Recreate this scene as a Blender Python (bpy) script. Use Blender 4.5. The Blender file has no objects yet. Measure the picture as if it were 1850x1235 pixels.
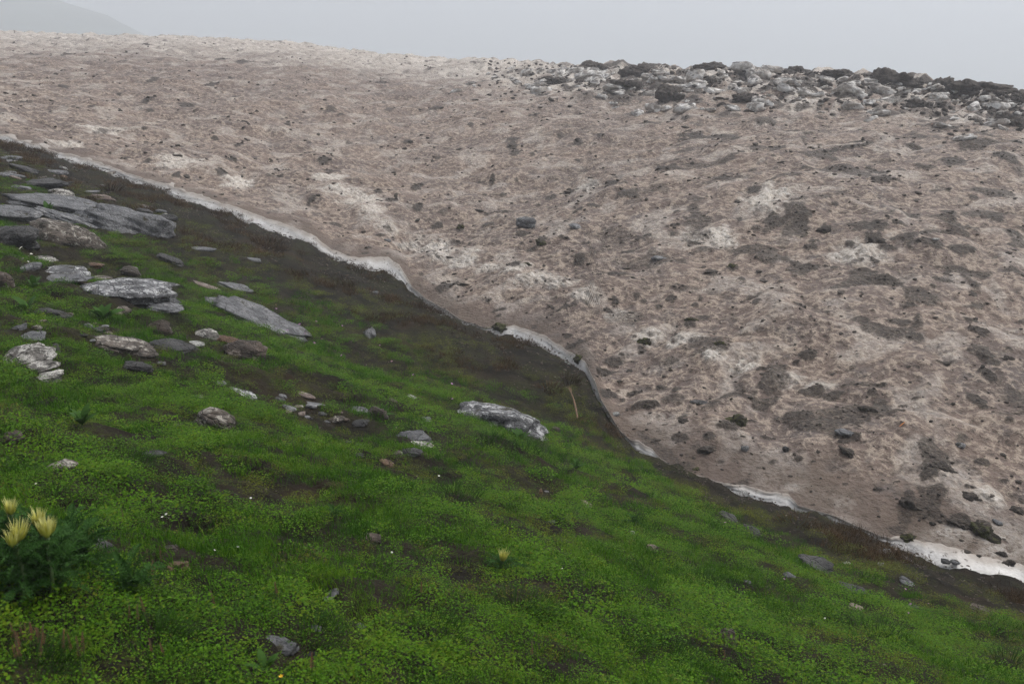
import bpy, bmesh, math, random
import numpy as np
from mathutils import Vector, Matrix
sc = bpy.context.scene
C = sc.collection

# ------------------------------------------------------------------ camera, sky, sun, exposure
CAMZ = 1.6
PITCH = math.radians(17.0)
W, H, F = 1850.0, 1235.0, 1800.0          # photo frame and focal length in its pixels
cam = bpy.data.cameras.new('camera')
cam.sensor_width = 36.0; cam.lens = 36.0 * F / W
cam.clip_start = 0.05; cam.clip_end = 6000
cam.dof.use_dof = True; cam.dof.focus_distance = 14.0; cam.dof.aperture_fstop = 7.0
camo = bpy.data.objects.new('camera', cam); C.objects.link(camo)
camo.location = (0, 0, CAMZ); camo.rotation_euler = (math.pi / 2 - PITCH, 0, 0)
sc.camera = camo

SUN_EL, SUN_AZ = math.radians(58), math.radians(62)   # azimuth to the right of the view direction
world = bpy.data.worlds.new('World'); sc.world = world; world.use_nodes = True
wn = world.node_tree; wn.nodes.clear()
sky = wn.nodes.new('ShaderNodeTexSky'); sky.sky_type = 'NISHITA'; sky.sun_disc = False
sky.sun_elevation = SUN_EL; sky.sun_rotation = SUN_AZ; sky.air_density = 1.0; sky.dust_density = 4.0; sky.ozone_density = 1.0
hs = wn.nodes.new('ShaderNodeHueSaturation'); hs.inputs['Saturation'].default_value = 0.26
bgn = wn.nodes.new('ShaderNodeBackground'); bgn.inputs['Strength'].default_value = 0.125
wo = wn.nodes.new('ShaderNodeOutputWorld')
wn.links.new(sky.outputs[0], hs.inputs['Color']); wn.links.new(hs.outputs[0], bgn.inputs['Color']); wn.links.new(bgn.outputs[0], wo.inputs[0])
sl = bpy.data.lights.new('sun', 'SUN'); sl.energy = 0.9; sl.angle = math.radians(25); sl.color = (1.0, 0.96, 0.9)
so = bpy.data.objects.new('sun', sl); C.objects.link(so)
sd = Vector((math.sin(SUN_AZ) * math.cos(SUN_EL), math.cos(SUN_AZ) * math.cos(SUN_EL), math.sin(SUN_EL)))
so.rotation_euler = (-sd).to_track_quat('-Z', 'Y').to_euler(); so.location = (30, 20, 60)

sc.view_settings.view_transform = 'Standard'; sc.view_settings.look = 'None'
sc.view_settings.exposure = 0.62; sc.view_settings.gamma = 1.0; sc.view_settings.use_curve_mapping = False
sc.render.engine = 'CYCLES'
cy = sc.cycles
cy.use_adaptive_sampling = False; cy.use_denoising = True; cy.max_bounces = 8; cy.diffuse_bounces = 3; cy.glossy_bounces = 2; cy.transmission_bounces = 4
cy.volume_bounces = 2; cy.transparent_max_bounces = 4
try:
    cy.denoiser = 'OPENIMAGEDENOISE'; cy.denoising_input_passes = 'RGB_ALBEDO_NORMAL'; cy.denoising_prefilter = 'NONE'
except Exception: pass

# ------------------------------------------------------------------ helpers
rng = np.random.default_rng(7)
RND = random.Random(11)
def tag(o, label=None, cat=None, group=None, kind=None):
    if label: o['label'] = label
    if cat: o['category'] = cat
    if group: o['group'] = group
    if kind: o['kind'] = kind
    return o
def mesh_np(name, verts, quads=None, tris=None, smooth=True):
    me = bpy.data.meshes.new(name)
    verts = np.asarray(verts, np.float32)
    me.vertices.add(len(verts)); me.vertices.foreach_set('co', verts.ravel())
    idx, starts, tot, off = [], [], [], 0
    for a, k in ((quads, 4), (tris, 3)):
        if a is not None and len(a):
            a = np.asarray(a, np.int32); idx.append(a.ravel())
            starts.append(off + np.arange(len(a)) * k); tot.append(np.full(len(a), k)); off += a.size
    if idx:
        idx = np.concatenate(idx).astype(np.int32); starts = np.concatenate(starts).astype(np.int32)
        me.loops.add(len(idx)); me.loops.foreach_set('vertex_index', idx)
        me.polygons.add(len(starts)); me.polygons.foreach_set('loop_start', starts)
        me.update(calc_edges=True)
        if smooth: me.polygons.foreach_set('use_smooth', np.ones(len(starts), bool))
    me.update(); return me
def attr(me, name, vals, typ='FLOAT'):
    a = me.attributes.new(name, typ, 'POINT')
    a.data.foreach_set('vector' if typ == 'FLOAT_VECTOR' else 'value', np.asarray(vals, np.int32 if typ == 'INT' else np.float32).ravel())
def obj(name, me, mat=None, parent=None, loc=None):
    o = bpy.data.objects.new(name, me); C.objects.link(o)
    if mat and me is not None and len(me.materials) == 0: me.materials.append(mat)
    if parent: o.parent = parent
    if loc is not None: o.location = loc
    return o
def empty(name, loc, rz=0.0):
    o = bpy.data.objects.new(name, None); C.objects.link(o); o.location = loc; o.rotation_euler = (0, 0, rz); o.empty_display_size = .1
    return o

# gradient noise on arrays
_p = np.random.default_rng(3).permutation(256); _p = np.concatenate([_p, _p, _p])
_g = np.random.default_rng(4).normal(size=(256, 3)); _g /= np.linalg.norm(_g, axis=1)[:, None]
def noise3(x, y, z):
    xi, yi, zi = np.floor(x).astype(int), np.floor(y).astype(int), np.floor(z).astype(int)
    xf, yf, zf = x - xi, y - yi, z - zi
    xi &= 255; yi &= 255; zi &= 255
    u, v, w = (t * t * t * (t * (t * 6 - 15) + 10) for t in (xf, yf, zf))
    out = 0.0
    for a in (0, 1):
        wa = u if a else 1 - u
        for b in (0, 1):
            wb = v if b else 1 - v
            for c in (0, 1):
                wc = w if c else 1 - w
                gi = _g[_p[_p[_p[xi + a] + yi + b] + zi + c]]
                out = out + wa * wb * wc * (gi[..., 0] * (xf - a) + gi[..., 1] * (yf - b) + gi[..., 2] * (zf - c))
    return out * 1.5
_g2a = np.random.default_rng(5).uniform(0, 2 * math.pi, 256); _g2 = np.stack([np.cos(_g2a), np.sin(_g2a)], 1)
def noise2(x, y, seed=0):
    x = x + seed * 17.31; y = y - seed * 9.77
    xi, yi = np.floor(x).astype(int), np.floor(y).astype(int)
    xf, yf = x - xi, y - yi
    xi &= 255; yi &= 255
    u = xf * xf * xf * (xf * (xf * 6 - 15) + 10); v = yf * yf * yf * (yf * (yf * 6 - 15) + 10)
    def gr(a, b):
        g = _g2[_p[_p[xi + a] + yi + b]]
        return g[..., 0] * (xf - a) + g[..., 1] * (yf - b)
    n0 = gr(0, 0) * (1 - u) + gr(1, 0) * u; n1 = gr(0, 1) * (1 - u) + gr(1, 1) * u
    return (n0 * (1 - v) + n1 * v) * 1.5
def fbm(x, y, oct=4, seed=0, gain=.5):
    s, a, f = 0.0, 1.0, 1.0
    for i in range(oct):
        s = s + a * noise2(x * f, y * f, seed + i * 3); a *= gain; f *= 2.03
    return s
def sstep(a, b, x):
    t = np.clip((x - a) / (b - a), 0, 1); return t * t * (3 - 2 * t)

# photo pixel -> ray in the world (camera above the origin, looking along +Y)
cp, sp = math.cos(PITCH), math.sin(PITCH)
def ray(px, py):
    X = (np.asarray(px, float) - W / 2) / F; Y = (H / 2 - np.asarray(py, float)) / F
    return X, cp + Y * sp, -sp + Y * cp          # direction with X unnormalised
def at(px, py, D):                               # the point on that ray D metres ahead (horizontal distance along +Y)
    x, y, z = ray(px, py); k = np.asarray(D, float) / y
    return np.stack([x * k, y * k, CAMZ + z * k], -1)

# ------------------------------------------------------------------ shape of the place
# melt edge where the earth slope meets the snow: photo column, row, metres ahead
EDGE = np.array([(-500, 95, 39), (-200, 185, 36.5), (0, 250, 34), (100, 282, 33), (200, 312, 32), (330, 357, 30), (420, 388, 29), (520, 424, 28), (560, 440, 27.5),
    (600, 465, 27), (650, 480, 26.6), (700, 490, 26.3), (722, 505, 25.8), (745, 527, 25.2), (790, 556, 24), (830, 580, 22.8), (880, 594, 22.2), (930, 605, 21.8),
    (980, 622, 21), (1030, 648, 20), (1058, 672, 19), (1076, 706, 17.8), (1100, 745, 16.8), (1120, 778, 16.2), (1150, 805, 15.6), (1190, 828, 15.2), (1250, 860, 14.6),
    (1330, 884, 14.2), (1430, 910, 13.7), (1500, 930, 13.4), (1590, 968, 12.8), (1640, 985, 12.6), (1700, 1020, 12.1), (1730, 1034, 11.9), (1800, 1042, 11.85),
    (1850, 1049, 11.8), (2000, 1080, 11.5), (2300, 1150, 11)], float)
CREST = np.array([(-500, 35, 140), (-200, 50, 133), (0, 58, 126), (150, 64, 120), (330, 66, 113), (500, 76, 105), (640, 92, 97), (760, 104, 89), (925, 110, 79), (1070, 118, 71),
    (1280, 122, 62), (1450, 128, 56), (1620, 142, 51), (1720, 152, 49), (1850, 172, 46), (2000, 205, 43), (2300, 250, 40)], float)
LIP = np.array([(-500, 12), (0, 15), (200, 15), (330, 20), (480, 26), (560, 24), (600, 18), (650, 17), (700, 34), (722, 36), (745, 14), (790, 8), (830, 7), (880, 3), (905, 14),
    (930, 22), (980, 26), (1030, 18), (1058, 26), (1076, 24), (1086, 2), (1138, 1), (1152, 14), (1180, 15), (1195, 2), (1240, 2), (1300, 11), (1380, 17), (1425, 19), (1445, 3),
    (1580, 3), (1610, 6), (1640, 22), (1700, 46), (1730, 52), (1800, 44), (1850, 34), (2000, 30), (2300, 20)], float)
GREEN = np.array([(-500, 300), (0, 330), (100, 372), (200, 428), (300, 462), (430, 505), (560, 560), (660, 590), (760, 672), (870, 720), (1000, 772), (1100, 803), (1200, 862),
    (1300, 932), (1450, 1000), (1600, 1075), (1850, 1150), (2300, 1240)], float)
Ep = at(EDGE[:, 0], EDGE[:, 1], EDGE[:, 2])
inner = np.array([(0, 1235, 2.35), (460, 1235, 2.75), (925, 1235, 3.35), (1400, 1235, 4.3), (1850, 1235, 5.9), (-300, 1235, 2.1), (2200, 1235, 7.0),
    (0, 960, 3.35), (400, 960, 4.6), (925, 960, 6.1), (1400, 1100, 6.8), (0, 700, 6.6), (400, 760, 8.0), (895, 790, 10.6), (0, 520, 11.5), (300, 560, 12.5),
    (560, 620, 15.5), (0, 400, 18.5), (250, 420, 20), (760, 700, 15.0), (1050, 850, 11.0), (1300, 960, 9.9)], float)
Ip = at(inner[:, 0], inner[:, 1], inner[:, 2])
ctrl = np.concatenate([Ep, Ip, np.array([[0, 0, 0], [-4, -3, 2.2], [4, -3, -0.6]])])
def fit_tps(P, lam=0.02):
    n = len(P); d = np.linalg.norm(P[:, None, :2] - P[None, :, :2], axis=2)
    A = np.zeros((n + 3, n + 3)); A[:n, :n] = d - np.eye(n) * 0 + 0; A[:n, :n] -= np.eye(n) * lam * 10
    A[:n, n] = 1; A[:n, n + 1:] = P[:, :2]; A[n, :n] = 1; A[n + 1:, :n] = P[:, :2].T
    b = np.concatenate([P[:, 2], [0, 0, 0]]); return np.linalg.solve(A, b)
_w = fit_tps(ctrl)
def z_base(x, y):
    x = np.asarray(x, float); y = np.asarray(y, float); n = len(ctrl)
    out = _w[n] + _w[n + 1] * x + _w[n + 2] * y
    for i in range(n): out = out + _w[i] * np.hypot(x - ctrl[i, 0], y - ctrl[i, 1])
    return out
def hit(px, py, h=0.0, fn=z_base):               # first point of the ray that meets the surface raised by h
    x, y, z = ray(float(px), float(py)); D = np.linspace(1.0, 60, 1500) ** 1.0
    k = D / y; g = (CAMZ + z * k) - (fn(x * k, y * k) + h)
    i = int(np.argmax(g < 0)); i = i if g[i] < 0 else len(D) - 1
    a, b = D[max(i - 1, 0)], D[i]
    for _ in range(30):
        m = (a + b) / 2; k = m / y
        if CAMZ + z * k < fn(np.array(x * k), np.array(y * k)) + h: b = m
        else: a = m
    k = b / y
    return np.array([x * k, y * k, CAMZ + z * k])
def u_of(P): return P[..., 0] / P[..., 1]        # tangent of the azimuth
Gp = np.array([hit(a, b) for a, b in GREEN])
def mono(u, *v):
    o = np.argsort(u); return [u[o]] + [a[o] for a in v]
eu, eD = mono(u_of(Ep), Ep[:, 1])
gu, gD = mono(u_of(Gp), Gp[:, 1])
def D_edge(u): return np.interp(u, eu, eD)
def D_green(u): return np.interp(u, gu, gD)

# hollows with little growth: photo column, row, half width, half height in pixels, depth in metres
HOLLOWS = [(575, 700, 75, 26, .10), (480, 872, 130, 34, .05), (345, 945, 70, 24, .07), (610, 760, 110, 34, .05), (735, 845, 120, 30, .06), (975, 885, 60, 26, .09), (240, 950, 60, 14, .05),
    (1000, 845, 40, 14, .08), (120, 905, 70, 12, .04), (580, 1080, 36, 24, .05), (470, 700, 90, 18, .05), (150, 480, 80, 22, .03), (250, 545, 60, 14, .04), (640, 1115, 50, 26, .04),
    (420, 640, 60, 20, .05), (500, 1010, 60, 16, .03), (1330, 1000, 30, 10, .05), (1800, 1160, 60, 20, .03), (990, 1190, 40, 14, .03), (130, 600, 70, 14, .03), (860, 1085, 30, 10, .03), (640, 880, 26, 18, .06)]
_hol = []
for (a, b, hw, hh, dp) in HOLLOWS:
    c = hit(a, b); d = c[1]; rx = hw * d / F; ry = max(rx * .35, abs(hit(a, b + hh)[1] - hit(a, b - hh)[1]) / 2)
    _hol.append((c[0], c[1], rx, min(ry, rx * 2.2), dp))
def hollow_mask(x, y):
    m = np.zeros_like(np.asarray(x, float)); dpt = np.zeros_like(m)
    for (cx, cy_, rx, ry, dp) in _hol:
        e = np.hypot((x - cx) / rx, (y - cy_) / ry) + .35 * noise2(x * 3.1, y * 3.1, 40)
        k = 1 - sstep(.55, 1.15, e); m = np.maximum(m, k); dpt = np.maximum(dpt, k * dp)
    return m, dpt
def z_relief(x, y):
    r = np.hypot(x, y); k = sstep(1.0, 4.0, r)
    t = fbm(x * .55, y * .55, 3, 1) * .09 * (.4 + .6 * sstep(3, 12, r))
    hum = (np.abs(noise2(x * 1.7, y * 1.7, 7)) - .3) * .10 + fbm(x * 5, y * 5, 2, 9) * .016
    # cattle-trod terracettes running across the fall of the slope
    ph = (x * .8 + y * .5) * 1.6 + fbm(x * .4, y * .4, 2, 21) * 2.2
    ter = (np.abs((ph % 1.0) - .5) * 2) ** 3 * -.035 * sstep(-.1, .4, noise2(x * .25, y * .25, 33))
    u_ = x / np.maximum(y, .3); strip = sstep(-.1, .35, (y - D_green(u_)) / np.maximum(D_edge(u_) - D_green(u_), .3))
    hum = hum + strip * (.05 * fbm(x * 2.2, y * 2.2, 3, 14) + .03 * np.abs(noise2(x * 6, y * 6, 15)))
    return k * (t + ter) + hum
def z_ground(x, y):
    x = np.asarray(x, float); y = np.asarray(y, float)
    _, dp = hollow_mask(x, y)
    return z_base(x, y) + z_relief(x, y) - dp

# ------------------------------------------------------------------ material kit
def material(name):
    m = bpy.data.materials.new(name); m.use_nodes = True; nt = m.node_tree; nt.nodes.clear()
    out = nt.nodes.new('ShaderNodeOutputMaterial'); b = nt.nodes.new('ShaderNodeBsdfPrincipled')
    nt.links.new(b.outputs[0], out.inputs[0]); b.inputs['Specular IOR Level'].default_value = .3
    return m, nt, b, out
class K:                                          # terse node graph builder
    def __init__(s, nt): s.nt = nt; s._pos = None
    def n(s, t, **kw):
        nd = s.nt.nodes.new(t)
        for k, v in kw.items(): setattr(nd, k, v)
        return nd
    def put(s, sock, v):
        if hasattr(v, 'is_linked') or isinstance(v, bpy.types.NodeSocket): s.nt.links.new(v, sock)
        else: sock.default_value = v
    def pos(s): 
        if s._pos is None: s._pos = s.n('ShaderNodeNewGeometry').outputs['Position']
        return s._pos
    def objc(s): return s.n('ShaderNodeTexCoord').outputs['Object']
    def mapped(s, vec, scale=(1, 1, 1), rot=(0, 0, 0)):
        m = s.n('ShaderNodeMapping'); s.put(m.inputs['Vector'], vec); m.inputs['Scale'].default_value = scale; m.inputs['Rotation'].default_value = rot; return m.outputs[0]
    def noise(s, vec, scale, detail=4, rough=.55, dist=0.0):
        t = s.n('ShaderNodeTexNoise'); s.put(t.inputs['Vector'], vec); t.inputs['Scale'].default_value = scale; t.inputs['Detail'].default_value = detail
        t.inputs['Roughness'].default_value = rough; t.inputs['Distortion'].default_value = dist; return t.outputs['Fac']
    def voro(s, vec, scale, feat='F1', out='Distance'):
        t = s.n('ShaderNodeTexVoronoi', feature=feat); s.put(t.inputs['Vector'], vec); t.inputs['Scale'].default_value = scale; return t.outputs[out]
    def ramp(s, v, a, b, lo=0.0, hi=1.0):
        t = s.n('ShaderNodeMapRange', interpolation_type='SMOOTHSTEP'); s.put(t.inputs[0], v)
        for i, q in zip((1, 2, 3, 4), (a, b, lo, hi)): t.inputs[i].default_value = q
        return t.outputs[0]
    def mix(s, f, a, b):
        t = s.n('ShaderNodeMix', data_type='RGBA'); s.put(t.inputs[0], f)
        for k, v in ((6, a), (7, b)): s.put(t.inputs[k], (*v, 1) if isinstance(v, tuple) and len(v) == 3 else v)
        return t.outputs[2]
    def math(s, op, a, b=0.0):
        t = s.n('ShaderNodeMath', operation=op); s.put(t.inputs[0], a); s.put(t.inputs[1], b); return t.outputs[0]
    def attr(s, name, inst=False):
        t = s.n('ShaderNodeAttribute', attribute_name=name); t.attribute_type = 'INSTANCER' if inst else 'GEOMETRY'; return t.outputs['Fac']
    def rand(s): return s.n('ShaderNodeObjectInfo').outputs['Random']
    def bump(s, h, strength, dist, b):
        t = s.n('ShaderNodeBump'); s.put(t.inputs['Height'], h); t.inputs['Strength'].default_value = strength; t.inputs['Distance'].default_value = dist
        s.nt.links.new(t.outputs[0], b.inputs['Normal']); return t

# ---- earth
mEarth, nt, b, _ = material('dark_wet_earth'); k = K(nt); P = k.pos()
c = k.mix(k.ramp(k.noise(P, 2.2, 6), .35, .65), (.010, .0085, .006), (.026, .021, .014))
c = k.mix(k.ramp(k.noise(P, 0.6, 5), .56, .72), c, (.034, .022, .013))
c = k.mix(k.math('MULTIPLY', k.ramp(k.noise(P, 1.4, 6, .62), .47, .6), k.ramp(k.noise(P, 38, 3), .46, .6)), c, (.036, .040, .010))
c = k.mix(k.ramp(k.voro(P, 26), .0, .17, .45, 0), c, (.075, .068, .06))
k.put(b.inputs['Base Color'], c); b.inputs['Roughness'].default_value = .8; b.inputs['Specular IOR Level'].default_value = .06
k.bump(k.math('ADD', k.noise(P, 30, 5, .6), k.math('MULTIPLY', k.noise(P, 7, 4), 1.5)), .9, .05, b)

# ---- dirty snow
mSnow, nt, b, _ = material('dirty_snow'); k = K(nt); P = k.pos()
dirt, clean, hgt, wet = k.attr('dirt'), k.attr('clean'), k.attr('ridge'), k.attr('smooth')
big = k.noise(P, .35, 4, .5); fine = k.noise(P, 11, 6, .70, .4); finer = k.noise(P, 42, 4, .65)
Pw = k.n('ShaderNodeVectorMath', operation='ADD'); k.put(Pw.inputs[0], P); nv = k.n('ShaderNodeTexNoise'); k.put(nv.inputs['Vector'], P); nv.inputs['Scale'].default_value = 5; nv.inputs['Detail'].default_value = 3
sv = k.n('ShaderNodeVectorMath', operation='SCALE'); k.put(sv.inputs[0], nv.outputs['Color']); sv.inputs['Scale'].default_value = .22; k.put(Pw.inputs[1], sv.outputs[0]); Pw = Pw.outputs[0]
cup, cup2 = k.voro(Pw, 5.0), k.voro(Pw, 11.0)
streak = k.math('ADD', k.math('MULTIPLY', cup, .55), k.math('MULTIPLY', cup2, .50))
base = k.mix(k.ramp(big, .36, .64), (.146, .108, .091), (.196, .143, .114))
base = k.mix(k.ramp(k.noise(P, 1.5, 5, .6), .5, .72), base, (.130, .106, .096))
lite = k.mix(k.ramp(finer, .3, .7), (.40, .315, .24), (.57, .475, .38))
grain = k.math('ADD', k.math('MULTIPLY', finer, .30), k.math('ADD', k.math('MULTIPLY', fine, .38), k.math('MULTIPLY', streak, .32)))
f1 = k.math('MULTIPLY', k.ramp(k.math('ADD', grain, k.math('MULTIPLY', hgt, .22)), .58, .73), k.math('SUBTRACT', 1.0, k.math('MULTIPLY', wet, .75)))  # paler ridges: cleaner snow, plus relief shading put into the colour
c = k.mix(k.math('MULTIPLY', f1, .68), base, lite)
c = k.mix(k.math('MULTIPLY', k.ramp(grain, .38, .48, 1, 0), .62), c, (.075, .058, .048))
pk = k.math('MULTIPLY', k.ramp(k.math('MINIMUM', cup, k.math('ADD', cup2, .06)), .08, .30, 1, 0), k.ramp(k.noise(P, 2.1, 5, .65), .42, .58))
c = k.mix(k.math('MULTIPLY', k.math('MULTIPLY', pk, k.math('SUBTRACT', 1.0, wet)), .85), c, (.050, .038, .030))
c = k.mix(k.math('MULTIPLY', clean, k.ramp(k.math('ADD', grain, k.math('MULTIPLY', hgt, .40)), .40, .54)), c, k.mix(k.ramp(fine, .4, .7), (.50, .44, .375), (.78, .74, .69)))
c = k.mix(k.math('MULTIPLY', wet, k.ramp(k.noise(P, 1.3, 4), .3, .6, .25, .8)), c, (.125, .092, .068))
dm = k.ramp(k.math('ADD', dirt, k.math('MULTIPLY', k.math('SUBTRACT', k.noise(P, 16, 6, .75), .5), 1.0)), .20, .72)
c = k.mix(k.math('MULTIPLY', dm, .90), c, k.mix(k.ramp(k.noise(P, 24, 4), .4, .65), (.020, .015, .011), (.066, .049, .036)))
c = k.mix(k.ramp(k.noise(k.mapped(P, (1, 1, 1)), 21, 2, .5), .69, .74), c, (.05, .042, .036))
k.put(b.inputs['Base Color'], c); b.inputs['Roughness'].default_value = .62; b.inputs['Specular IOR Level'].default_value = .25
k.bump(k.math('ADD', k.math('ADD', k.math('MULTIPLY', fine, .8), k.math('MULTIPLY', streak, 1.1)), k.math('MULTIPLY', finer, .4)), .85, .07, b)

# ---- clean ice of the melt edge
mIce, nt, b, _ = material('melting_ice'); k = K(nt); P = k.pos()
v = k.attr('up')
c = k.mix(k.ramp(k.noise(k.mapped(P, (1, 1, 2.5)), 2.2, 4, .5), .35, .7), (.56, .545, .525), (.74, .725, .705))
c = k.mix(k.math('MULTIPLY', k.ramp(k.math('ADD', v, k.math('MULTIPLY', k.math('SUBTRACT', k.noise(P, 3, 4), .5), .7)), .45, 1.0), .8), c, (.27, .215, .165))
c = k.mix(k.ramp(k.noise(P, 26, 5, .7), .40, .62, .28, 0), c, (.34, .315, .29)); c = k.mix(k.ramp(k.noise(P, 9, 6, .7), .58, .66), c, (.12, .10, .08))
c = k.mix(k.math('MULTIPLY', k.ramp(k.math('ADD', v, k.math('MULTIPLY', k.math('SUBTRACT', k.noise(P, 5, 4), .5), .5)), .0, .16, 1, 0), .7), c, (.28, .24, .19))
k.put(b.inputs['Base Color'], c); b.inputs['Roughness'].default_value = .38; b.inputs['Specular IOR Level'].default_value = .4
b.inputs['Subsurface Weight'].default_value = .15; b.inputs['Subsurface Radius'].default_value = (.06, .06, .07)
k.bump(k.math('ADD', k.noise(P, 3.5, 3), k.math('MULTIPLY', k.noise(P, 24, 4), .25)), .5, .07, b)

# ---- rocks
def rock_mat(name, ca, cb, lich=None, la=.6, lb=.66, stra=0.0, moss=True, rough=.62, band=(1, 1, 9)):
    m, nt, b, _ = material(name); k = K(nt); O = k.objc(); R = k.rand()
    ofs = k.n('ShaderNodeVectorMath', operation='ADD'); k.put(ofs.inputs[0], O)
    cmb = k.n('ShaderNodeCombineXYZ'); k.put(cmb.inputs[0], k.math('MULTIPLY', R, 37.0)); k.put(cmb.inputs[1], k.math('MULTIPLY', R, 71.0)); k.put(ofs.inputs[1], cmb.outputs[0])
    O = ofs.outputs[0]
    lay = k.noise(k.mapped(O, band), 5, 5, .65, .25); gr = k.noise(O, 22, 6, .65)
    c = k.mix(k.ramp(k.noise(O, 3.5, 5, .6), .35, .66), ca, cb)
    c = k.mix(k.ramp(lay, .52, .60, 0, .6), c, tuple(x * .45 for x in ca))
    if stra: c = k.mix(k.ramp(lay, .62, .70, 0, stra), c, (.42, .40, .37))
    if lich: c = k.mix(k.math('MULTIPLY', k.ramp(k.noise(O, 7, 6, .72, .5), la, lb), k.ramp(gr, .38, .5)), c, lich)
    c = k.mix(k.ramp(gr, .34, .47, .75, 0), c, tuple(x * .3 for x in ca)); crk = k.voro(k.mapped(O, (1, 1, 2.2)), 5.5, 'DISTANCE_TO_EDGE'); c = k.mix(k.ramp(crk, .0, .03, .4, 0), c, tuple(x * .2 for x in ca))
    if moss:
        nz = k.n('ShaderNodeSeparateXYZ'); k.put(nz.inputs[0], k.n('ShaderNodeNewGeometry').outputs['Normal'])
        c = k.mix(k.math('MULTIPLY', k.ramp(k.noise(O, 4.3, 5, .6), .60, .67), k.ramp(nz.outputs[2], .1, .6)), c, (.040, .034, .012))
    k.put(b.inputs['Base Color'], c); b.inputs['Roughness'].default_value = rough
    k.bump(k.math('ADD', k.math('ADD', k.math('MULTIPLY', lay, 1.4), k.math('MULTIPLY', gr, 1.5)), k.ramp(crk, 0, .05, -.6, 0)), 1.0, .05, b)
    return m
RM = {
 'slate': rock_mat('wet_grey_slate', (.145, .147, .155), (.26, .26, .265), (.42, .41, .40), .58, .66, .25, band=(1, 1, 4)),
 'dark':  rock_mat('dark_slate', (.040, .039, .040), (.10, .096, .094), (.26, .25, .24), .62, .70, .0, band=(1, 1, 4)),
 'banded': rock_mat('white_veined_slate', (.10, .10, .105), (.27, .27, .275), (.66, .66, .66), .50, .58, .8, band=(1.2, 1, 5)),
 'white': rock_mat('white_crusted_schist', (.17, .155, .14), (.34, .32, .29), (.70, .67, .62), .46, .56, .35),
 'lichen': rock_mat('lichen_mottled_rock', (.09, .075, .062), (.20, .165, .135), (.52, .48, .42), .52, .60, .25),
 'brown': rock_mat('rusty_brown_rock', (.070, .054, .044), (.150, .110, .085), (.33, .29, .25), .56, .66, .1),
 'orange': rock_mat('orange_brown_stone', (.16, .095, .062), (.26, .16, .105), (.34, .27, .21), .58, .66, moss=False),
 'pink': rock_mat('pale_pinkish_stone', (.22, .165, .14), (.33, .26, .22), (.42, .38, .34), .56, .66, moss=False),
 'pale': rock_mat('pale_grey_stone', (.38, .37, .35), (.56, .55, .52), None, moss=False),
}
mDirt, nt, b, _ = material('avalanche_dirt'); k = K(nt); O = k.pos()
c = k.mix(k.ramp(k.noise(O, 9, 6, .65), .35, .65), (.034, .028, .023), (.100, .082, .068))
c = k.mix(k.ramp(k.voro(O, 22), .0, .2, .5, 0), c, (.13, .12, .11))
k.put(b.inputs['Base Color'], c); b.inputs['Roughness'].default_value = .85; k.bump(k.noise(O, 26, 6, .7), 1.0, .06, b)
mTurf, nt, b, _ = material('mossy_turf'); k = K(nt); O = k.pos()
c = k.mix(k.ramp(k.noise(O, 11, 5, .65), .42, .6), (.030, .024, .016), (.075, .078, .024))
k.put(b.inputs['Base Color'], c); b.inputs['Roughness'].default_value = .9; k.bump(k.noise(O, 30, 6, .7), 1.0, .06, b)
mBlock, nt, b, _ = material('broken_snow'); k = K(nt); O = k.pos()
c = k.mix(k.ramp(k.noise(O, 2.4, 5, .6), .40, .62), (.32, .285, .25), (.74, .72, .69))
c = k.mix(k.ramp(k.noise(k.mapped(O, (1, 1, 3)), 6, 5, .7), .56, .64), c, (.12, .105, .095))
nz = k.n('ShaderNodeSeparateXYZ'); k.put(nz.inputs[0], k.n('ShaderNodeNewGeometry').outputs['Normal'])
c = k.mix(k.math('MULTIPLY', k.ramp(nz.outputs[2], .35, .85), k.ramp(k.noise(O, 3, 4, .6), .44, .58)), c, (.06, .052, .046))
k.put(b.inputs['Base Color'], c); b.inputs['Roughness'].default_value = .6; k.bump(k.noise(O, 10, 6, .7), .8, .08, b)

# ---- plants
def leaf_mat(name, ca, cb, cc, scale=1.2, trans=.3, rough=.5, inst=True, dry=0.0, perleaf=False):
    m, nt, b, out = material(name); k = K(nt); P = k.pos()
    R = k.rand() if inst else .4
    f = k.math('ADD', k.math('MULTIPLY', k.noise(P, scale, 4, .6), .8), k.math('ADD', k.math('MULTIPLY', R, .42), -.10) if inst else .1)
    c = k.mix(k.ramp(f, .36, .56), ca, cb); c = k.mix(k.ramp(f, .56, .74), c, cc)
    c = k.mix(k.ramp(k.noise(P, 55, 2), .35, .65, .0, .35), c, tuple(x * .55 for x in ca))
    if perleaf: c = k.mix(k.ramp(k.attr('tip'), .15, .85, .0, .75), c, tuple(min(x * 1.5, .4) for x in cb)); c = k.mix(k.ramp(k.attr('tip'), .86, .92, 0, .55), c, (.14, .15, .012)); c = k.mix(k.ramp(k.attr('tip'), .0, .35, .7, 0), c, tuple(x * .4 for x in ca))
    if dry: c = k.mix(k.ramp(k.noise(P, 24, 3), .60, .68, 0, dry), c, (.14, .10, .035))
    k.put(b.inputs['Base Color'], c); b.inputs['Roughness'].default_value = rough; b.inputs['Specular IOR Level'].default_value = .06
    if trans:
        t = k.n('ShaderNodeBsdfTranslucent'); k.put(t.inputs['Color'], c); mx = k.n('ShaderNodeMixShader'); mx.inputs[0].default_value = trans
        nt.links.new(b.outputs[0], mx.inputs[1]); nt.links.new(t.outputs[0], mx.inputs[2]); nt.links.new(mx.outputs[0], out.inputs[0])
    return m
mGrass = leaf_mat('grass_blade', (.033, .100, .006), (.072, .195, .009), (.125, .245, .014), .9)
mHerb = leaf_mat('meadow_leaf', (.034, .092, .006), (.080, .185, .009), (.160, .230, .013), 1.0, dry=.35, perleaf=True)
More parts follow.
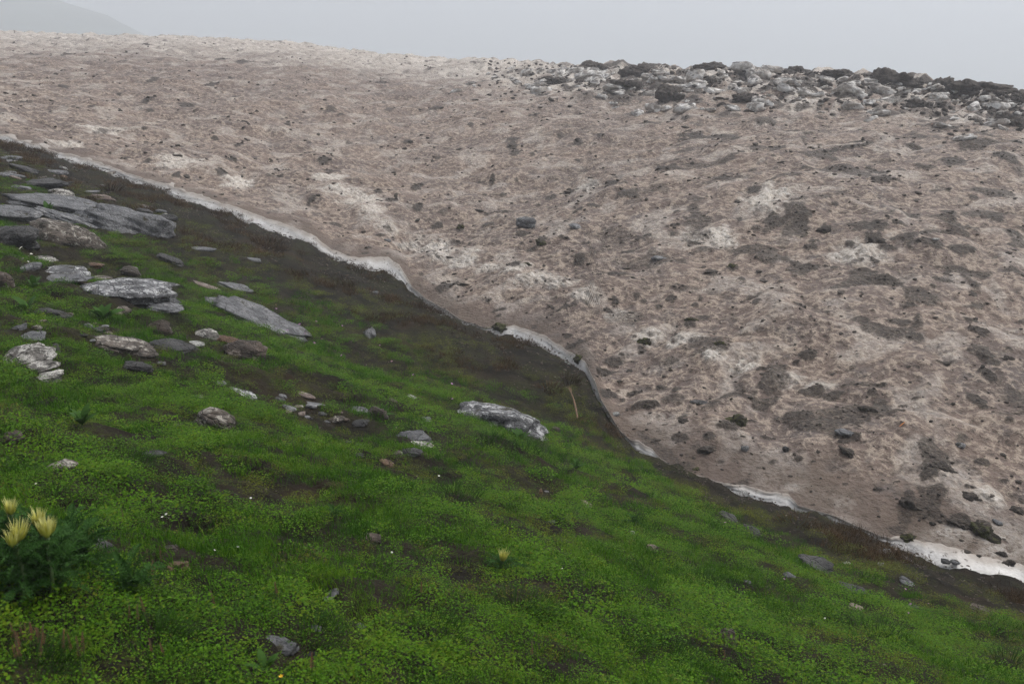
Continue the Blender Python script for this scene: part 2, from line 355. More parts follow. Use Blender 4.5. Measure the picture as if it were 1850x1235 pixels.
mMoss = leaf_mat('olive_moss', (.032, .040, .004), (.070, .084, .007), (.115, .138, .010), .9, .15, dry=.6, perleaf=True)
mDry = leaf_mat('dead_grass', (.040, .024, .012), (.085, .050, .022), (.15, .095, .045), 1.6, .1)
mThis = leaf_mat('thistle_leaf', (.026, .074, .014), (.048, .118, .024), (.085, .165, .042), 14, .2, inst=False)
mTuft = leaf_mat('dark_tuft_grass', (.022, .060, .008), (.038, .095, .012), (.055, .115, .016), 4, .25, inst=False)
mBroad = leaf_mat('broad_leaf', (.040, .100, .018), (.060, .135, .025), (.09, .17, .035), 5, .25, inst=False)
def flat_mat(name, col, rough=.6, ca=None, sc_=20.):
    m, nt, b, _ = material(name); k = K(nt)
    k.put(b.inputs['Base Color'], k.mix(k.ramp(k.noise(k.pos(), sc_, 4), .35, .65), col, ca or tuple(x * .7 for x in col))); b.inputs['Roughness'].default_value = rough; return m
mBract, nt, b, _ = material('pale_yellow_bract'); k = K(nt)
k.put(b.inputs['Base Color'], k.mix(k.ramp(k.attr('tip'), .05, .45), (.16, .20, .03), k.mix(k.ramp(k.attr('tip'), .5, 1.), (.52, .50, .08), (.68, .66, .27)))); b.inputs['Roughness'].default_value = .55
mStem = flat_mat('green_stem', (.07, .11, .035)); mSorrel = flat_mat('reddish_seed_spike', (.165, .065, .035), .8, (.10, .045, .028), 60)
mWhite = flat_mat('white_petal', (.78, .78, .74), .5, (.70, .70, .68)); mYellow = flat_mat('yellow_petal', (.75, .50, .02), .4, (.70, .42, .02)); mPurple = flat_mat('purple_petal', (.36, .18, .42), .5)
mWood = flat_mat('bare_orange_wood', (.20, .11, .06), .7, (.11, .07, .045), 14); mSeed = flat_mat('dark_seed_head', (.022, .020, .024), .8)
mOrange = flat_mat('orange_leaf', (.75, .26, .04), .5, (.6, .2, .04))

# ------------------------------------------------------------------ ground
NU, ND = 620, 560
uu = np.tan(np.linspace(-1.25, 1.25, NU) * 1.0 * np.linspace(1, 1, NU)) if False else np.concatenate([np.linspace(-3.0, -.75, 50, endpoint=False), np.linspace(-.75, .80, NU - 100), np.linspace(.80, 3.0, 51)[1:]])
NU = len(uu)
tt = np.linspace(0, 1, ND)
De = np.interp(uu, np.concatenate([[-3.2], eu, [3.2]]), np.concatenate([[16], eD, [6]]))
Dmax = De + 3.0
U, T = np.meshgrid(uu, tt, indexing='ij'); DM = Dmax[:, None]
D = 1 / (1 / .35 + T * (1 / DM - 1 / .35)); D = .75 * D + .25 * (.35 + (DM - .35) * T)
Xg, Yg = U * D, D
Zg = z_ground(Xg, Yg)
past = np.clip(D - De[:, None], 0, None); Zg -= .35 * past
me = mesh_np('ground', np.stack([Xg, Yg, Zg], -1).reshape(-1, 3), quads=(lambda i: np.stack([i[:-1, :-1], i[1:, :-1], i[1:, 1:], i[:-1, 1:]], -1).reshape(-1, 4))(np.arange(NU * ND).reshape(NU, ND)))
tag(obj('ground', me, mEarth), 'dark earth of the near alpine slope falling towards the snow', 'slope', kind='structure')

# far valley floor under the haze, and the faint green hillside at the upper left
n = 60; gx = np.linspace(-2000, 2000, n); gy = np.linspace(-500, 3000, n); GX, GY = np.meshgrid(gx, gy, indexing='ij')
GZ = -90 + 2.5 * fbm(GX * .006, GY * .006, 3, 50)
quad = lambda a, b_: (lambda i: np.stack([i[:-1, :-1], i[1:, :-1], i[1:, 1:], i[:-1, 1:]], -1).reshape(-1, 4))(np.arange(a * b_).reshape(a, b_))
mFar = leaf_mat('far_grass', (.06, .085, .045), (.08, .105, .05), (.10, .115, .06), .05, 0, inst=False)
tag(obj('valley_floor', mesh_np('valley_floor', np.stack([GX, GY, GZ], -1).reshape(-1, 3), quad(n, n)), mFar), 'grassy valley floor lost in the mist', 'terrain', kind='structure')
n = 90; HX, HY = np.meshgrid(np.linspace(-1500, 250, n), np.linspace(400, 1700, n), indexing='ij')
HZ = -94 + 167 * np.exp(-((HX + 608) / 358) ** 2 - ((HY - 950) / 300) ** 2) + 5.0 * fbm(HX * .012, HY * .012, 4, 60)
tag(obj('hillside', mesh_np('hillside', np.stack([HX, HY, HZ], -1).reshape(-1, 3), quad(n, n)), mFar), 'faint green hillside fading into mist behind the left end of the snow', 'hill', kind='structure')

# ------------------------------------------------------------------ snow field
SU = np.linspace(-.80, .92, 1060); SN = len(SU)
Lh = np.interp(EDGE[:, 0], LIP[:, 0], LIP[:, 1])
pxs = np.linspace(-500, 2300, 1400)
ePy = np.interp(pxs, EDGE[:, 0], EDGE[:, 1]); eDD = np.interp(pxs, EDGE[:, 0], EDGE[:, 2]); lip = np.interp(pxs, LIP[:, 0], LIP[:, 1])
wob = 4.0 * noise2(pxs * .022, pxs * 0, 3) + 2.0 * noise2(pxs * .07, pxs * 0, 5)
Eb = at(pxs, ePy + 2, eDD)                                          # foot of the ice
lipm = np.maximum(lip * .82 + 1.0 * wob - 2.5, 0.2) * eDD / F                      # apparent lip height in metres
Et = at(pxs, ePy - np.maximum(lip * .82 + 1.0 * wob - 2.5, 0.2), eDD + .02 + 1.9 * lipm)   # its upper rim
tu, tD, tz = mono(u_of(Et), Et[:, 1], Et[:, 2])
Cp = at(CREST[:, 0], CREST[:, 1], CREST[:, 2]); cu, cD, cz = mono(u_of(Cp), Cp[:, 1], Cp[:, 2])
D0 = np.interp(SU, tu, tD); Z0 = np.interp(SU, tu, tz); D1 = np.interp(SU, cu, cD); Z1 = np.interp(SU, cu, cz)
ns, nb = 560, 26
s1 = np.linspace(0, 1, ns)
US, S = np.meshgrid(SU, s1, indexing='ij')
d0, d1 = D0[:, None], D1[:, None]
DD = .7 / (1 / d0 + S * (1 / d1 - 1 / d0)) + .3 * (d0 + (d1 - d0) * S)
gk = np.exp(-.5 * ((SU[:, None] - SU[None]) / .06) ** 2); gk /= gk.sum(1, keepdims=True)
Ds, Zs = gk @ D0, gk @ Z0; ds = Ds[:, None]
q = (DD - d0) / (d1 - d0); qs = (DD - ds) / (d1 - ds); qc = np.clip(qs, 0, 1)
prof = qs + .55 * qc * (1 - qc)
prof0 = (D0 - Ds) / (D1 - Ds); zs0 = Zs + (Z1 - Zs) * (prof0 + .55 * np.clip(prof0, 0, 1) * (1 - np.clip(prof0, 0, 1)))
ZZ = Zs[:, None] + (Z1 - Zs)[:, None] * prof + (Z0 - zs0)[:, None] * np.exp(-((DD - d0) / 1.6))
# rows behind the crest, rolling away
qb = np.linspace(0, 1, nb + 1)[1:]
DDb = d1 + 22 * qb[None] ** 1.3; ZZb = Z1[:, None] - 9 * qb[None] ** 1.6 + 0 * DDb
DD = np.concatenate([DD, DDb], 1); ZZ = np.concatenate([ZZ, ZZb], 1); q = np.concatenate([q, 1 + qb[None] + 0 * DDb], 1)
US = np.repeat(SU[:, None], DD.shape[1], 1)
XS, YS = US * DD, DD
edge_k = sstep(0, 1.6, DD - d0)
band = np.clip((DD - d0) / 9.0, 0, 3)                                # distance above the melt edge
wx, wy = XS + .35 * fbm(XS * .5, YS * .5, 2, 70), YS + .35 * fbm(XS * .5, YS * .5, 2, 71)
big = fbm(XS * .13, YS * .13, 3, 72)
hum = np.abs(noise2(wx * .50, wy * .50, 73)) * .9 + np.abs(noise2(wx * 1.15, wy * 1.15, 74)) * .40
ca, sa = math.cos(.75), math.sin(.75)
rx, ry = wx * ca + wy * sa, -wx * sa + wy * ca
warp = .10 * fbm(XS * 2.2, YS * 2.2, 2, 80)
rid = lambda f, sd: .5 * ((1 - 2 * np.abs(noise2(XS * f, YS * f, sd))) + (1 - 2 * np.abs(noise2((XS * .8 + YS * .6) * f * 1.13, (YS * .8 - XS * .6) * f * 1.13, sd + 31))))
r1 = rid(2.2, 75); r2 = rid(5.0, 76); r3 = rid(11.0, 77)
r2 = r2 * (1 - .8 * sstep(40, 85, YS)); r3 = r3 * (1 - sstep(24, 45, YS)); r1 = r1 * (1 - .5 * sstep(70, 120, YS))
rough = sstep(-.45, .45, fbm(XS * .30, YS * .30, 3, 78))
az_r = sstep(-.08, .30, US)                                          # right part
dep = YS * cp - (ZZ - CAMZ) * sp; pxv = W / 2 + F * XS / dep; pyv = H / 2 - F * (YS * sp + (ZZ - CAMZ) * cp) / dep
below = pyv - np.interp(pxv, CREST[:, 0], CREST[:, 1]) + 22 * fbm(XS * .25, YS * .25, 3, 79)
crest_k = (1 - sstep(44, 74, below)) * sstep(-.10, .18, US + .06 * noise2(XS * .2, YS * .2, 82)) * (1 - sstep(1.03, 1.15, q))
left_crest = (1 - sstep(10, 55, below)) * (1 - sstep(.0, .12, US)) * (1 - sstep(1.05, 1.2, q))
blk = np.abs(noise2(wx * .7, wy * .42, 90)) + .45 * np.abs(noise2(wx * 1.7, wy * .85, 91))
# avalanche dirt lying in patches and scrapes of clean snow: photo column, row, width, height
DIRT = [(1491,416,30,16),(1580,419,55,20),(1584,436,50,20),(1605,454,40,14),(1684,457,60,20),(1732,463,60,22),(1444,409,40,18),(1534,442,18,8),(1471,437,30,8),(1621,416,20,8),(1755,418,34,18),(1834,420,50,16),(1802,466,50,14),(1580,474,18,12),(1460,477,46,18),(1507,483,26,12),(1598,507,46,12),
 (1700,505,46,14),(1684,521,22,12),(1759,528,18,8),(1555,538,16,18),(1575,568,20,8),(1648,559,38,10),(1623,588,60,18),(1652,618,44,28),(1757,575,40,12),(1825,595,24,16),(1766,611,40,16),(1820,643,22,16),(1777,652,34,26),(1793,672,40,14),(1460,643,36,14),(1444,557,24,14),(1707,663,50,12),
 (1505,707,60,16),(1575,716,34,20),(1584,700,46,10),(1655,729,28,12),(1766,730,30,26),(1784,694,24,30),(1632,741,28,8),(1623,758,34,8),(1571,755,40,16),(1516,753,28,12),(1450,755,50,30),(1532,803,50,20),(1700,841,50,18),(1680,864,34,24),(1775,839,44,16),(1646,905,30,28),(1750,889,34,18),(1811,873,40,12),(1845,907,24,20),(1734,939,40,16),(1777,950,36,18),
 (1137,360,46,20),(1072,377,34,10),(1023,405,20,16),(1139,453,34,14),(1158,432,40,14),(1253,442,44,14),(1302,334,46,14),(1360,358,30,24),(1400,405,60,18),(1323,477,26,9),(1342,500,16,14),(1358,532,40,10),(1274,563,34,12),(1105,495,22,10),(1049,474,26,18),(1019,439,26,7),(1065,444,14,12),(1130,497,40,10),(1288,490,24,18),(1267,528,18,26),(1112,542,22,16),(1193,542,20,9),(1021,563,50,12),(1397,472,16,14),
 (752,341,26,24),(684,352,16,8),(901,379,70,10),(792,397,30,12),(831,408,16,12),(950,407,36,18),(945,430,36,12),(981,441,26,18),(884,407,24,8),(960,456,22,10),(930,492,26,18),(812,517,60,20),(994,345,26,18),(756,375,22,16),(424,190,16,12),(432,258,20,20),(518,227,16,10),(559,258,22,6),(584,289,26,14),(601,306,36,12),(405,316,24,12),(339,190,34,8),(563,361,20,12),(518,384,26,8),(276,151,26,14),(341,189,30,10),(424,174,14,14),
 (1303,242,90,24),(1582,315,44,16),(1453,400,40,14),(1538,279,80,12),(1724,299,50,22),(1708,226,70,24),(1651,267,26,36),(1818,299,50,30),(1797,396,44,18),(1254,242,60,18),(1205,307,50,20),(1607,340,60,14),(1716,392,34,16),(1248,575,24,14),(1162,614,28,18),(1039,620,50,18),(1110,637,46,16),(1457,643,34,10),(1372,670,40,14),(1193,689,40,20),(1165,736,60,14),(1234,755,30,16),(1317,783,44,24),(1231,800,44,18),(1281,802,34,18),(1430,753,60,24),(1385,794,34,14),(1474,698,60,16),(1090,660,40,20),(1100,710,50,22),(1150,700,40,14),(1120,175,70,20),(1250,190,50,24),(1180,225,60,14)]
SCRAPE = [(672,385,30,14),(700,405,30,12),(745,430,40,16),(800,455,46,16),(840,470,50,18),(890,490,40,14),(930,505,40,12),(600,325,40,14),(430,325,36,14),(330,300,60,14),(620,350,60,14),(1010,520,50,16),(1060,540,40,14),(1120,560,40,14),(1180,590,40,16),(1240,605,50,20),(1290,640,40,14),(1350,660,40,16),(1420,680,50,16),(1480,690,40,14),(1380,380,60,24),(1270,430,60,22),(1550,460,60,26),(1060,330,30,18),(1780,905,46,24),(1700,972,100,20),(1800,975,60,20),(780,440,50,14),(660,365,60,16),(960,515,50,16),(1395,370,50,20),(1520,905,30,16),(120,262,40,8),(190,240,60,8),(1300,430,40,20),(1440,880,50,12)]
def base_pt(px, py):
    x, y, z = ray(float(px), float(py)); u = x / y; i = int(np.clip(np.searchsorted(SU, u), 1, SN - 1))
    vis = ZZ[i] - (CAMZ + z / y * DD[i]); j = int(np.argmax(vis > 0)); j = j if vis[j] > 0 else ns - 1
    return u * DD[i, j], DD[i, j], i, j
en = .45 * fbm(XS * 1.7, YS * 1.7, 2, 106) + .30 * noise2(XS * 7, YS * 7, 107)
def stamp(arr, px, py, w_, h_, amp=1.0):
    x0, y0, i, j = base_pt(px, py); y1 = base_pt(px, py - h_ / 2)[1]; rx_ = max(w_ * y0 / F / 2, .05); ry_ = float(np.clip(abs(y1 - y0), rx_ * .5, rx_ * 2.4)); R_ = 1.7
    i0, i1 = np.searchsorted(SU, (x0 - rx_ * R_) / y0), np.searchsorted(SU, (x0 + rx_ * R_) / y0) + 1; i0 = max(i0 - 8, 0); i1 = min(i1 + 8, SN)
    if i1 - i0 < 2: return
    j0, j1 = np.searchsorted(DD[min(i, SN - 1)], y0 - ry_ * R_), np.searchsorted(DD[min(i, SN - 1)], y0 + ry_ * R_); j0 = max(j0 - 10, 0); j1 = min(j1 + 10, DD.shape[1])
    sl = np.s_[i0:i1, j0:j1]; e = np.hypot((XS[sl] - x0) / rx_, (YS[sl] - y0) / ry_) + en[sl]
    arr[sl] = np.maximum(arr[sl], amp * (1 - sstep(.35, 1.25, e)))
dirt = np.zeros_like(XS); clean = np.zeros_like(XS)
for (a_, b_, w_, h_) in DIRT: stamp(dirt, a_, b_, w_ * .98, h_ * .98, RND.uniform(.75, 1.0))
for (a_, b_, w_, h_) in SCRAPE: stamp(clean, a_, b_, w_ * 1.6, h_ * 1.7, RND.uniform(.8, 1.0))
for i_ in range(620):                                               # smaller spatters between the big patches
    a_ = RND.uniform(-300, 2100); t_ = RND.random(); b_ = np.interp(a_, CREST[:, 0], CREST[:, 1]) * (1 - t_) + np.interp(a_, EDGE[:, 0], EDGE[:, 1]) * t_
    if a_ < 700 and RND.random() < .5: continue
    w_ = RND.choice([6, 8, 10, 12, 15, 20, 26]); stamp(dirt, a_, b_, w_, w_ * RND.uniform(.3, .6), RND.uniform(.55, 1.0))
dl = fbm(XS * .16, YS * .16, 3, 97)
dirt = np.maximum(dirt, .62 * sstep(.30, .62, fbm(wx * .8, wy * .8, 3, 95) + .25 * dl + .10 * az_r) * (.5 + .5 * az_r))   # thin brownish film
dirt = np.maximum(dirt, .45 * (1 - sstep(.02, .12, hum + .10 * fbm(XS * .4, YS * .4, 2, 109))) * edge_k)       # dark creases: hummock shade put into the colour, along with settled dirt
dirt = np.maximum(dirt, crest_k * sstep(-.05, .22, fbm(wx * .8, wy * .8, 3, 98) + .30 * sstep(.97, 1.01, q) - .08))
dirt = np.maximum(dirt, .6 * left_crest * sstep(.35, .6, fbm(wx * 1.5, wy * 1.5, 3, 99)))
clean = np.maximum(clean, .34 * sstep(.15, .55, fbm(wx * .7, wy * .7, 3, 102)))
clean = np.clip(clean + crest_k * .8 * sstep(-.3, .2, fbm(wx * .9, wy * 1.2, 3, 103)) + left_crest * .5 + .25 * sstep(.45, .95, q) * (1 - az_r), 0, 1) * (1 - .5 * dirt)
smooth = (1 - sstep(.25, 1.5, DD - d0 + .5 * fbm(XS * .6, YS * .6, 2, 104)))
right_bay = sstep(.50, .54, US) * (1 - sstep(.3, 1.1, DD - d0)); clean = np.maximum(clean, right_bay)
belt = sstep(.2, .9, clean) * (1 - crest_k)
hgt = .30 * big * sstep(0, 4, DD - d0) * (1 - .6 * sstep(.8, 1, q)) + edge_k * (.27 * hum - .09 + .10 * noise2(XS * .33, YS * .33, 108)) + edge_k * (.4 + .6 * rough) * (.034 * r1 + .020 * r2 + .010 * r3)
hgt += crest_k * (blk - .34) * .62 + left_crest * (.14 * (hum - .3) + .04 * r1)
hgt += .030 * sstep(.3, .8, dirt) * (1 - crest_k) * edge_k + .018 * dirt * noise2(wx * 9, wy * 9, 105) * edge_k * (1 - sstep(24, 45, YS))
hgt += .075 * belt * edge_k * (r1 * .5 + r2 * .5)
ridge = np.clip(.5 * r1 + .5 * r2, -1, 1) * edge_k
lean = (.8 * (.034 * r1 + .02 * r2) * (.4 + .6 * rough) + .05 * belt * r2) * edge_k
ZS = ZZ + hgt; YS2 = YS - lean; XS2 = XS - .5 * lean
me = mesh_np('snow_field', np.stack([XS2, YS2, ZS], -1).reshape(-1, 3), quad(SN, DD.shape[1]))
for nm, v in (('dirt', dirt), ('clean', clean), ('ridge', ridge), ('smooth', smooth)): attr(me, nm, v)
snow = tag(obj('snow_field', me, mSnow), 'broad dirt-stained old avalanche snow field rising to the crest', 'snow', kind='structure')
def snow_pt(px, py):                                                # the visible snow surface at a photo pixel
    x, y, z = ray(float(px), float(py)); u = x / y
    i = int(np.clip(np.searchsorted(SU, u), 1, SN - 1)); f = (u - SU[i - 1]) / (SU[i] - SU[i - 1])
    dcol = DD[i - 1] * (1 - f) + DD[i] * f; zcol = ZS[i - 1] * (1 - f) + ZS[i] * f
    vis = zcol - (CAMZ + z / y * dcol); j = np.argmax(vis > 0)
    if vis[j] <= 0: j = ns - 1
    return np.array([u * dcol[j], dcol[j], zcol[j]])
# the clean ice face along the melt edge
nr = 14; w = np.linspace(0, 1, nr)
lu = pxs; A = Eb.copy(); A[:, 2] -= .10; A[:, 1] += .03
B = Et.copy(); B[:, 2] += .004
row = []
for t in w:
    p = A * (1 - t) + B * t
    bul = math.sin(t * math.pi) * .06 * lipm
    p[:, 2] += bul; p[:, 1] -= .15 * bul
    p[:, 1] += .03 * fbm(pxs * .03, pxs * 0 + t * 3, 2, 110) * math.sin(t * math.pi)
    row.append(p)
bk = B.copy(); bk[:, 1] += .5; bk[:, 2] -= .03; row.append(bk)
ice = np.stack(row, 1); up = np.concatenate([w, [1.0]])
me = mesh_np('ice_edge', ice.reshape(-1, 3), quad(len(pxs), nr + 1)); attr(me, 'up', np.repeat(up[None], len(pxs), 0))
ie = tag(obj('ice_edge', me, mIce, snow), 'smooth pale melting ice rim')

# ------------------------------------------------------------------ haze
hb = bmesh.new(); bmesh.ops.create_cube(hb, size=1)
hm = bpy.data.meshes.new('haze'); hb.to_mesh(hm); hb.free()
mh = bpy.data.materials.new('mist'); mh.use_nodes = True; mh.node_tree.nodes.clear()
pv = mh.node_tree.nodes.new('ShaderNodeVolumePrincipled'); om = mh.node_tree.nodes.new('ShaderNodeOutputMaterial'); mh.node_tree.links.new(pv.outputs[0], om.inputs['Volume'])
pv.inputs['Color'].default_value = (.92, .945, 1.0, 1); pv.inputs['Density'].default_value = .0020; pv.inputs['Anisotropy'].default_value = .25
mh.cycles.volume_sampling = 'DISTANCE'
ho = obj('haze', hm, mh); ho.scale = (4040, 3560, 234); ho.location = (0, 1250, 19.0)
tag(ho, 'thin cold mist filling the valley air', 'mist', kind='stuff')
# ------------------------------------------------------------------ rocks
_ico = {}
def ico(sub):
    if sub not in _ico:
        bm = bmesh.new(); bmesh.ops.create_icosphere(bm, subdivisions=sub, radius=1)
        v = np.array([x.co[:] for x in bm.verts]); f = np.array([[x.index for x in t.verts] for t in bm.faces]); bm.free(); _ico[sub] = (v, f)
    return _ico[sub]
def rock_mesh(name, r, sx, sy, sz, style='block', sub=3, jag=1.0):
    v, f = ico(sub)
    npl = {'slab': 11, 'block': 13, 'boulder': 22, 'clod': 30, 'chip': 8}[style]; p = {'slab': 14, 'block': 12, 'boulder': 7, 'clod': 6, 'chip': 18}[style]
    nrm = r.normal(size=(npl, 3)); nrm /= np.linalg.norm(nrm, axis=1)[:, None]
    if style in ('slab', 'chip'):
        nrm[:, 2] *= .35; nrm /= np.linalg.norm(nrm, axis=1)[:, None]
        nrm = np.concatenate([nrm, [[.10 * r.normal(), .10 * r.normal(), 1], [.1 * r.normal(), .1 * r.normal(), -1]]])
    d = r.uniform(.72, 1.0, len(nrm)); nrm = np.concatenate([nrm, np.eye(3), -np.eye(3)]); d = np.concatenate([d, np.ones(6)])
    dot = np.clip(v @ nrm.T, 0, None) / d
    rad = 1 / np.maximum((dot ** p).sum(1), 1e-4) ** (1 / p); rad = np.minimum(rad, 1.22)
    q_ = v * rad[:, None]; o = r.uniform(0, 60, 3)
    nz_ = sum(a * noise3(q_[:, 0] * s_ + o[0], q_[:, 1] * s_ + o[1], q_[:, 2] * s_ + o[2]) for a, s_ in ((.16, 1.6), (.09, 3.6), (.05, 8), (.035, 17), (.022, 34))[:3 if sub < 4 else 5])
    q_ = q_ * (1 + jag * {'slab': 1.0, 'block': 1.2, 'boulder': 1.15, 'clod': 2.0, 'chip': .6}[style] * nz_)[:, None]
    if style in ('slab', 'block'):                       # bedding: ledges stepping in and out
        bed = q_[:, 2] * 3.2 + .35 * q_[:, 0] + .2 * noise3(q_[:, 0] * 2 + o[0], q_[:, 1] * 2, q_[:, 2] * 2); st = noise3(np.floor(bed * 1.6) * 3.7 + o[1], bed * 0 + .5, bed * 0 + .3)
        q_[:, :2] *= (1 + .24 * jag * st)[:, None]
    q_ *= np.array([sx, sy, sz]) / 2 / .92
    return mesh_np(name, q_, tris=f, smooth=style in ('boulder', 'clod'))
FOOT = []
def put_rock(name, px, py, wpx, hpx, tilt, kind, style, label, cat='rock', group=None, on='ground', sub=None, mat=None, lift=.12, depth=None, pitch=0, jag=1.0):
    c = hit(px, py + hpx * .18, fn=z_ground) if on == 'ground' else snow_pt(px, py + hpx * .25)
    dist = math.sqrt(c[0] ** 2 + c[1] ** 2 + (c[2] - CAMZ) ** 2); m = dist / F
    sx, hz = wpx * m, hpx * m
    sy = depth * m if depth else max(min(sx * .8, hz * (3.4 if style in ('slab', 'chip') else 2.4)), hz * .9)
    sz = max(hz * (1.1 if style in ('boulder', 'clod', 'block') else .62), .012)
    if style == 'chip': sz = max(hz * .7, .014)
    r = np.random.default_rng(int(px * 131 + py * 17) % 99991)
    me = rock_mesh(name, r, sx, sy, sz, style, sub or (4 if wpx > 50 else 3 if wpx > 18 else 2), jag)
    o = obj(name, me, mat or RM[kind]); o.location = (c[0], c[1], c[2] + lift * sz)
    az = math.atan2(c[0], c[1])
    o.rotation_euler = (Matrix.Rotation(-az, 4, 'Z') @ Matrix.Rotation(math.radians(tilt), 4, 'Y') @ Matrix.Rotation(math.radians((3 if style in ('slab', 'chip') else -4) + pitch), 4, 'X') ).to_euler()
    tag(o, label, cat, group)
    if on == 'ground': FOOT.append((c[0], c[1], -az, sx / 2, sy / 2))
    return o
